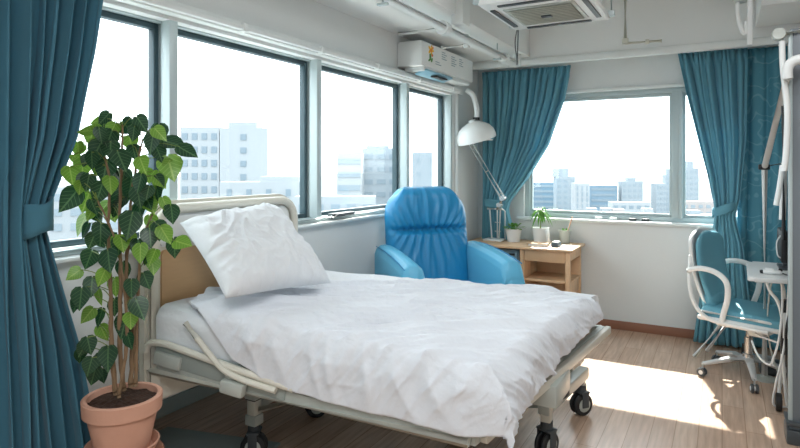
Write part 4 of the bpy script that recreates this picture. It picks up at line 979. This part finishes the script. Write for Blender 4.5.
bm = NB(); tube(bm, [(-.14, -.06, .35), (-.31, -.1, .085)], .014, 10); tube(bm, [(-.14, .06, .35), (-.31, .1, .085)], .014, 10); obj('support_strut', bm, 'white', oc, local=True)
bm = NB()
def seatf(u, v):
    x = lerp(-.235, .265, u); y = lerp(-.235, .235, v); return V((x, y, 0))
box(bm, (-.22, -.225, .40), (.27, .225, .475), .033, 5)
for v_ in bm.verts:
    if v_.co.z > .45: v_.co.z += .012*math.sin(PI*(v_.co.x+.22)/.49)-.02*sstep(.15, .27, v_.co.x)
    elif v_.co.x > .15: v_.co.z -= .015
obj('seat', bm, 'seatblue', oc, local=True, smooth=60)
bm = NB(); box(bm, (-.235, -.235, .382), (.262, .235, .412), .012, 3); obj('seat_shell', bm, 'white', oc, local=True)
bm = NB(); tube(bm, bend([(-.2, -.232, .442), (.18, -.232, .442), (.255, -.19, .425), (.262, -.15, .405)], .06), .009, 8); obj('seat_piping', bm, 'white', oc, local=True)
# backrest: curved shell and padded front
def obf(off, sg, th):
    def f(u, v):
        y = (2*u-1); z = lerp(.435, .955, v)
        hw = .205*(1-.1*sstep(.5, 0, v)); cz = max(0, v-.80)/.20; hw *= math.sqrt(max(.0, 1-cz**2.5*.75))
        cb_ = max(0, .15-v)/.15; hw *= math.sqrt(max(0, 1-cb_**2.5*.5))
        k = (max(0, 1-abs(y)**4)*max(0, 1-abs(2*v-1)**8))**.5
        x = -.215-.10*v+.03*math.sin(PI*v)*-1+.03*y*y+.02
        return V((x+off+sg*th*k, y*hw, z-.01*y*y*sstep(.8, 1, v)))
    return f
bm = NB(); grid(bm, obf(.012, 1, .045), 40, 50); grid(bm, obf(.012, -1, .012), 40, 50); bmesh.ops.remove_doubles(bm, verts=bm.verts, dist=1e-4); bmesh.ops.recalc_face_normals(bm, faces=bm.faces); bk_ = obj('backrest', bm, 'seatblue', oc, local=True, smooth=180)
bm = NB(); grid(bm, obf(-.012, 1, .010), 40, 50); grid(bm, obf(-.012, -1, .038), 40, 50); bmesh.ops.scale(bm, vec=(1, 1.07, 1.02), verts=bm.verts); bmesh.ops.remove_doubles(bm, verts=bm.verts, dist=1e-4); bmesh.ops.recalc_face_normals(bm, faces=bm.faces); obj('back_shell', bm, 'white', oc, local=True, smooth=180)
bm = NB(); box(bm, (-.235, -.19, .445), (-.155, .19, .545), .036, 5); obj('lumbar_cushion', bm, 'seatblue', oc, local=True, smooth=60)
for s in (-1, 1):
    y = s*.245
    bm = NB(); tube(bm, smooth_path([(-.29, y*.8, .82), (-.275, y, .60), (-.235, y, .47), (-.16, y, .405), (-.05, y, .388), (.2, y, .385)], 6), .013, 10); obj('back_support', bm, 'white', oc, local=True)
    bm = NB(); tube(bm, smooth_path([(-.29, y, .70), (-.20, y*1.05, .728), (-.10, y*1.08, .715), (-.035, y*1.08, .66), (-.03, y*1.05, .56), (-.06, y, .45), (-.07, y, .40)], 6), .014, 10, flat=1.3); obj('armrest', bm, 'white', oc, local=True)
bm = NB(); tube(bm, smooth_path([(-.03, .26, .66), (.0, .265, .70), (.12, .27, .715), (.24, .27, .70)], 6), .013, 10, flat=1.6); obj('armrest', bm, 'white', oc, local=True)

# ------------------------------------------------------------------ right-hand equipment
cl = thing('equipment_column', 'tall grey equipment column at the right edge of the room', 'column', (.55, 3.70, 0))
bm = NB(); box(bm, (.30, 3.55, .06), (.86, 3.67, 2.10), .008); obj('column_body', bm, 'column', cl)
bm = NB(); box(bm, (.285, 3.53, .0), (.88, 3.69, .075), .008); box(bm, (.283, 3.527, .095), (.87, 3.68, .115), .003); obj('plinth', bm, 'dgrey', cl)
bm = NB(); box(bm, (.293, 3.546, .12), (.312, 3.56, 2.09), .003); obj('edge_strip', bm, 'alu', cl)
def RP(x, y, t):   # small helper for the tubing: x right / y down in the column's front view, t metres deep
    return V((-.4818+(x-400)/586*.8763, .8763+(x-400)/586*.4818, 0))*t+V((0, 0, 1.4-(y-167)*t/586))
A_ = thing('support_arm', 'white articulated tube arm with black clamp beside the grey column', 'arm', (.25, 4.53, 0))
P1 = V((.245, 4.54, 1.40)); PT = V((.285, 3.47, 1.86))
bm = NB(); rod(bm, (P1.x, P1.y, 0.02), P1+V((0, 0, .02)), .019, 14); obj('upright_tube', bm, 'white', A_)
bm = NB(); lathe(bm, [(0, 0), (.07, 0), (.07, .012), (.025, .02), (.02, .03), (0, .03)], (P1.x, P1.y, 0.0), 20); obj('foot_plate', bm, 'bedgrey', A_)
bm = NB(); tube(bm, [P1, PT], [.019, .014], 14); obj('diagonal_tube', bm, 'white', A_)
bm = NB(); tube(bm, smooth_path([PT+V((0, 0, -.03)), PT+V((.0, 0, .03)), PT+V((.03, -.0, .065)), PT+V((.10, 0, .07)), PT+V((.16, .02, .05)), (.46, 3.57, 1.87)], 6), [.02]+[.024]*40, 14); obj('elbow_tube', bm, 'white', A_)
bm = NB(); rod(bm, P1+V((-.015, 0, 0)), P1+V((.13, -.06, .03)), .009, 10); obj('clamp_bar', bm, 'steel', A_)
bm = NB(); box(bm, P1+V((-.035, -.025, -.018)), P1+V((.03, .025, .018)), .006); obj('clamp', bm, 'black', A_)
H_ = thing('hose_set', 'white hoses with round joint running down the edge of the grey column', 'hose', (.27, 3.52, 2.1))
bm = NB(); tube(bm, smooth_path([(.265, 3.52, 2.05), (.268, 3.51, 1.9), (.285, 3.50, 1.7), (.282, 3.50, 1.5), (.272, 3.50, 1.38)], 6), .014, 12); obj('feed_hose', bm, 'white', H_)
bm = NB(); tube(bm, smooth_path([(.276, 3.62, 1.42), (.262, 3.62, 1.3), (.246, 3.62, 1.2)], 6), .013, 12); obj('feed_hose', bm, 'trim', H_)
bm = NB(); tube(bm, smooth_path([(.285, 3.7, 1.4), (.284, 3.7, 1.25), (.28, 3.7, 1.12)], 6), .016, 12); obj('feed_hose', bm, 'white', H_)
bm = NB(); rod(bm, (.282, 3.66, 1.02), (.282, 3.66, 1.72), .011, 10); obj('cable_guide', bm, 'black', H_)
bm = NB(); lathe(bm, [(0, -.03), (.028, -.03), (.032, 0), (.028, .03), (0, .03)], (.25, 3.52, 2.07), 20, 'y'); rod(bm, (.25, 3.52, 2.07), (.36, 3.56, 2.085), .016, 10); obj('pivot_joint', bm, 'bedgrey', H_)
bm = NB(); box(bm, (.285, 3.52, 1.86), (.305, 3.545, 1.93), .004); obj('hose_clip', bm, 'black', H_)
# side table
tb = thing('side_table', 'small white table top fixed to the grey column beside the swivel chair', 'table', (.35, 4.1, .75))
bm = NB(); hexa(bm, [(.125, 3.82, .755), (.75, 3.92, .755), (.75, 4.50, .755), (.14, 4.50, .755)], [(.125, 3.82, .78), (.75, 3.92, .78), (.75, 4.50, .78), (.14, 4.50, .78)])
bmesh.ops.bevel(bm, geom=[e for e in bm.edges if abs(e.verts[0].co.z-e.verts[1].co.z) > .01], offset=.03, segments=4, affect='EDGES'); bmesh.ops.bevel(bm, geom=[e for e in bm.edges if abs(e.verts[0].co.z-e.verts[1].co.z) < .001], offset=.005, segments=2, affect='EDGES')
obj('table_top', bm, 'white', tb)
bm = NB(); tube(bm, smooth_path([(.225, 4.15, .755), (.25, 4.15, .66), (.29, 4.12, .60), (.31, 4.1, .5), (.31, 4.1, .33), (.33, 4.1, .05), (.34, 4.1, .0)], 6), .010, 10); obj('leg', bm, 'white', tb)
bm = NB(); tube(bm, smooth_path([(.30, 4.2, .755), (.33, 4.2, .6), (.32, 4.2, .3), (.30, 4.2, .02), (.32, 4.2, 0)], 6), .010, 10); obj('leg', bm, 'white', tb)
# things on the table
mn = thing('monitor', 'small black monitor standing on the white side table', 'monitor', (.37, 4.2, .78))
bm = NB(); box(bm, (.305, 4.12, .83), (.345, 4.42, 1.02), .012); obj('housing', bm, 'black', mn)
bm = NB(); box(bm, (.338, 4.14, .845), (.349, 4.40, 1.005), .003); obj('screen', bm, 'dgrey', mn)
bm = NB(); box(bm, (.30, 4.18, .781), (.44, 4.38, .795), .006); box(bm, (.325, 4.25, .79), (.35, 4.31, .85), .004); obj('stand', bm, 'dgrey', mn)
bm = NB(); tube(bm, smooth_path([(.305, 4.16, .99), (.285, 4.14, .95), (.288, 4.13, .88), (.305, 4.14, .86)], 6), .004, 6); obj('cable', bm, 'white', mn)
hs = thing('handset', 'white and black handheld device lying on the white side table', 'device', (.24, 4.02, .78))
bm = NB(); box(bm, (.205, 3.98, .781), (.30, 4.04, .805), .011, 3); box(bm, (.22, 3.99, .80), (.26, 4.03, .815), .007, 3); obj('body', bm, 'white', hs)
bm = NB(); box(bm, (.192, 3.985, .783), (.210, 4.015, .801), .005); box(bm, (.285, 4.01, .797), (.305, 4.03, .814), .004); obj('button_pad', bm, 'black', hs)
bm = NB(); tube(bm, smooth_path([(.30, 4.01, .79), (.33, 3.98, .785), (.35, 4.02, .785), (.36, 4.08, .785)], 6), .003, 6); obj('cord', bm, 'black', hs)
# cables hanging from the table
specs = [([(.30, 4.0, .755), (.30, 3.98, .60), (.285, 3.98, .42), (.26, 4.0, .30), (.24, 4.02, .25), (.19, 4.1, .27), (.16, 4.2, .33)], .006, 'white', 'white cable looping under the swivel chair seat'),
         ([(.33, 3.96, .755), (.32, 3.96, .5), (.30, 3.97, .32), (.27, 3.98, .16), (.26, 4.0, .03), (.33, 4.06, .008), (.40, 4.1, .008)], .006, 'white', 'white cable dropping from the side table to the floor'),
         ([(.345, 3.95, .755), (.335, 3.95, .6), (.315, 3.95, .45), (.325, 3.95, .25), (.34, 3.96, .02)], .007, 'black', 'black cable hanging between side table and grey column'),
         ([(.29, 4.3, .755), (.26, 4.32, .62), (.25, 4.33, .4), (.28, 4.34, .2), (.35, 4.36, .01)], .005, 'bedgrey', 'grey cable behind the other cables by the column')]
for p_, r_, m_, l_ in specs:
    bm = NB(); tube(bm, smooth_path(p_, 8), r_, 8); tag(obj('cable', bm, m_), l_, 'cable')
bm = NB(); box(bm, (.22, 4.62, 0.001), (.62, 4.86, .06), .02, 3); tag(obj('power_box', bm, 'dgrey'), 'dark grey power box lying on the floor under the side table', 'box')
bm = NB(); box(bm, (.30, 4.08, .30), (.36, 4.14, .62), .01); box(bm, (.31, 4.07, .40), (.34, 4.08, .55), .003, mi=1); tag(obj('outlet_strip', bm, ['black', 'white']), 'black upright strip with plugs fixed beside the grey column', 'power strip')
cw = obj('column_caster', lathe(NB(), [(0, -.015), (.048, -.015), (.05, -.01), (.05, .01), (.048, .015), (0, .015)], (.285, 4.0, .05), 24, 'x'), 'black'); tag(cw, 'black rubber wheel on the floor next to the grey column', 'wheel')
bm = NB(); hexa(bm, [(.12, 4.93, .0), (.20, 4.93, 0), (.20, 5.02, 0), (.12, 5.02, 0)], [(.13, 4.98, .10), (.17, 4.98, .10), (.17, 5.01, .10), (.13, 5.01, .10)]); tag(obj('foot_pedal', bm, 'black'), 'black foot pedal under the swivel chair by the curtain', 'pedal')
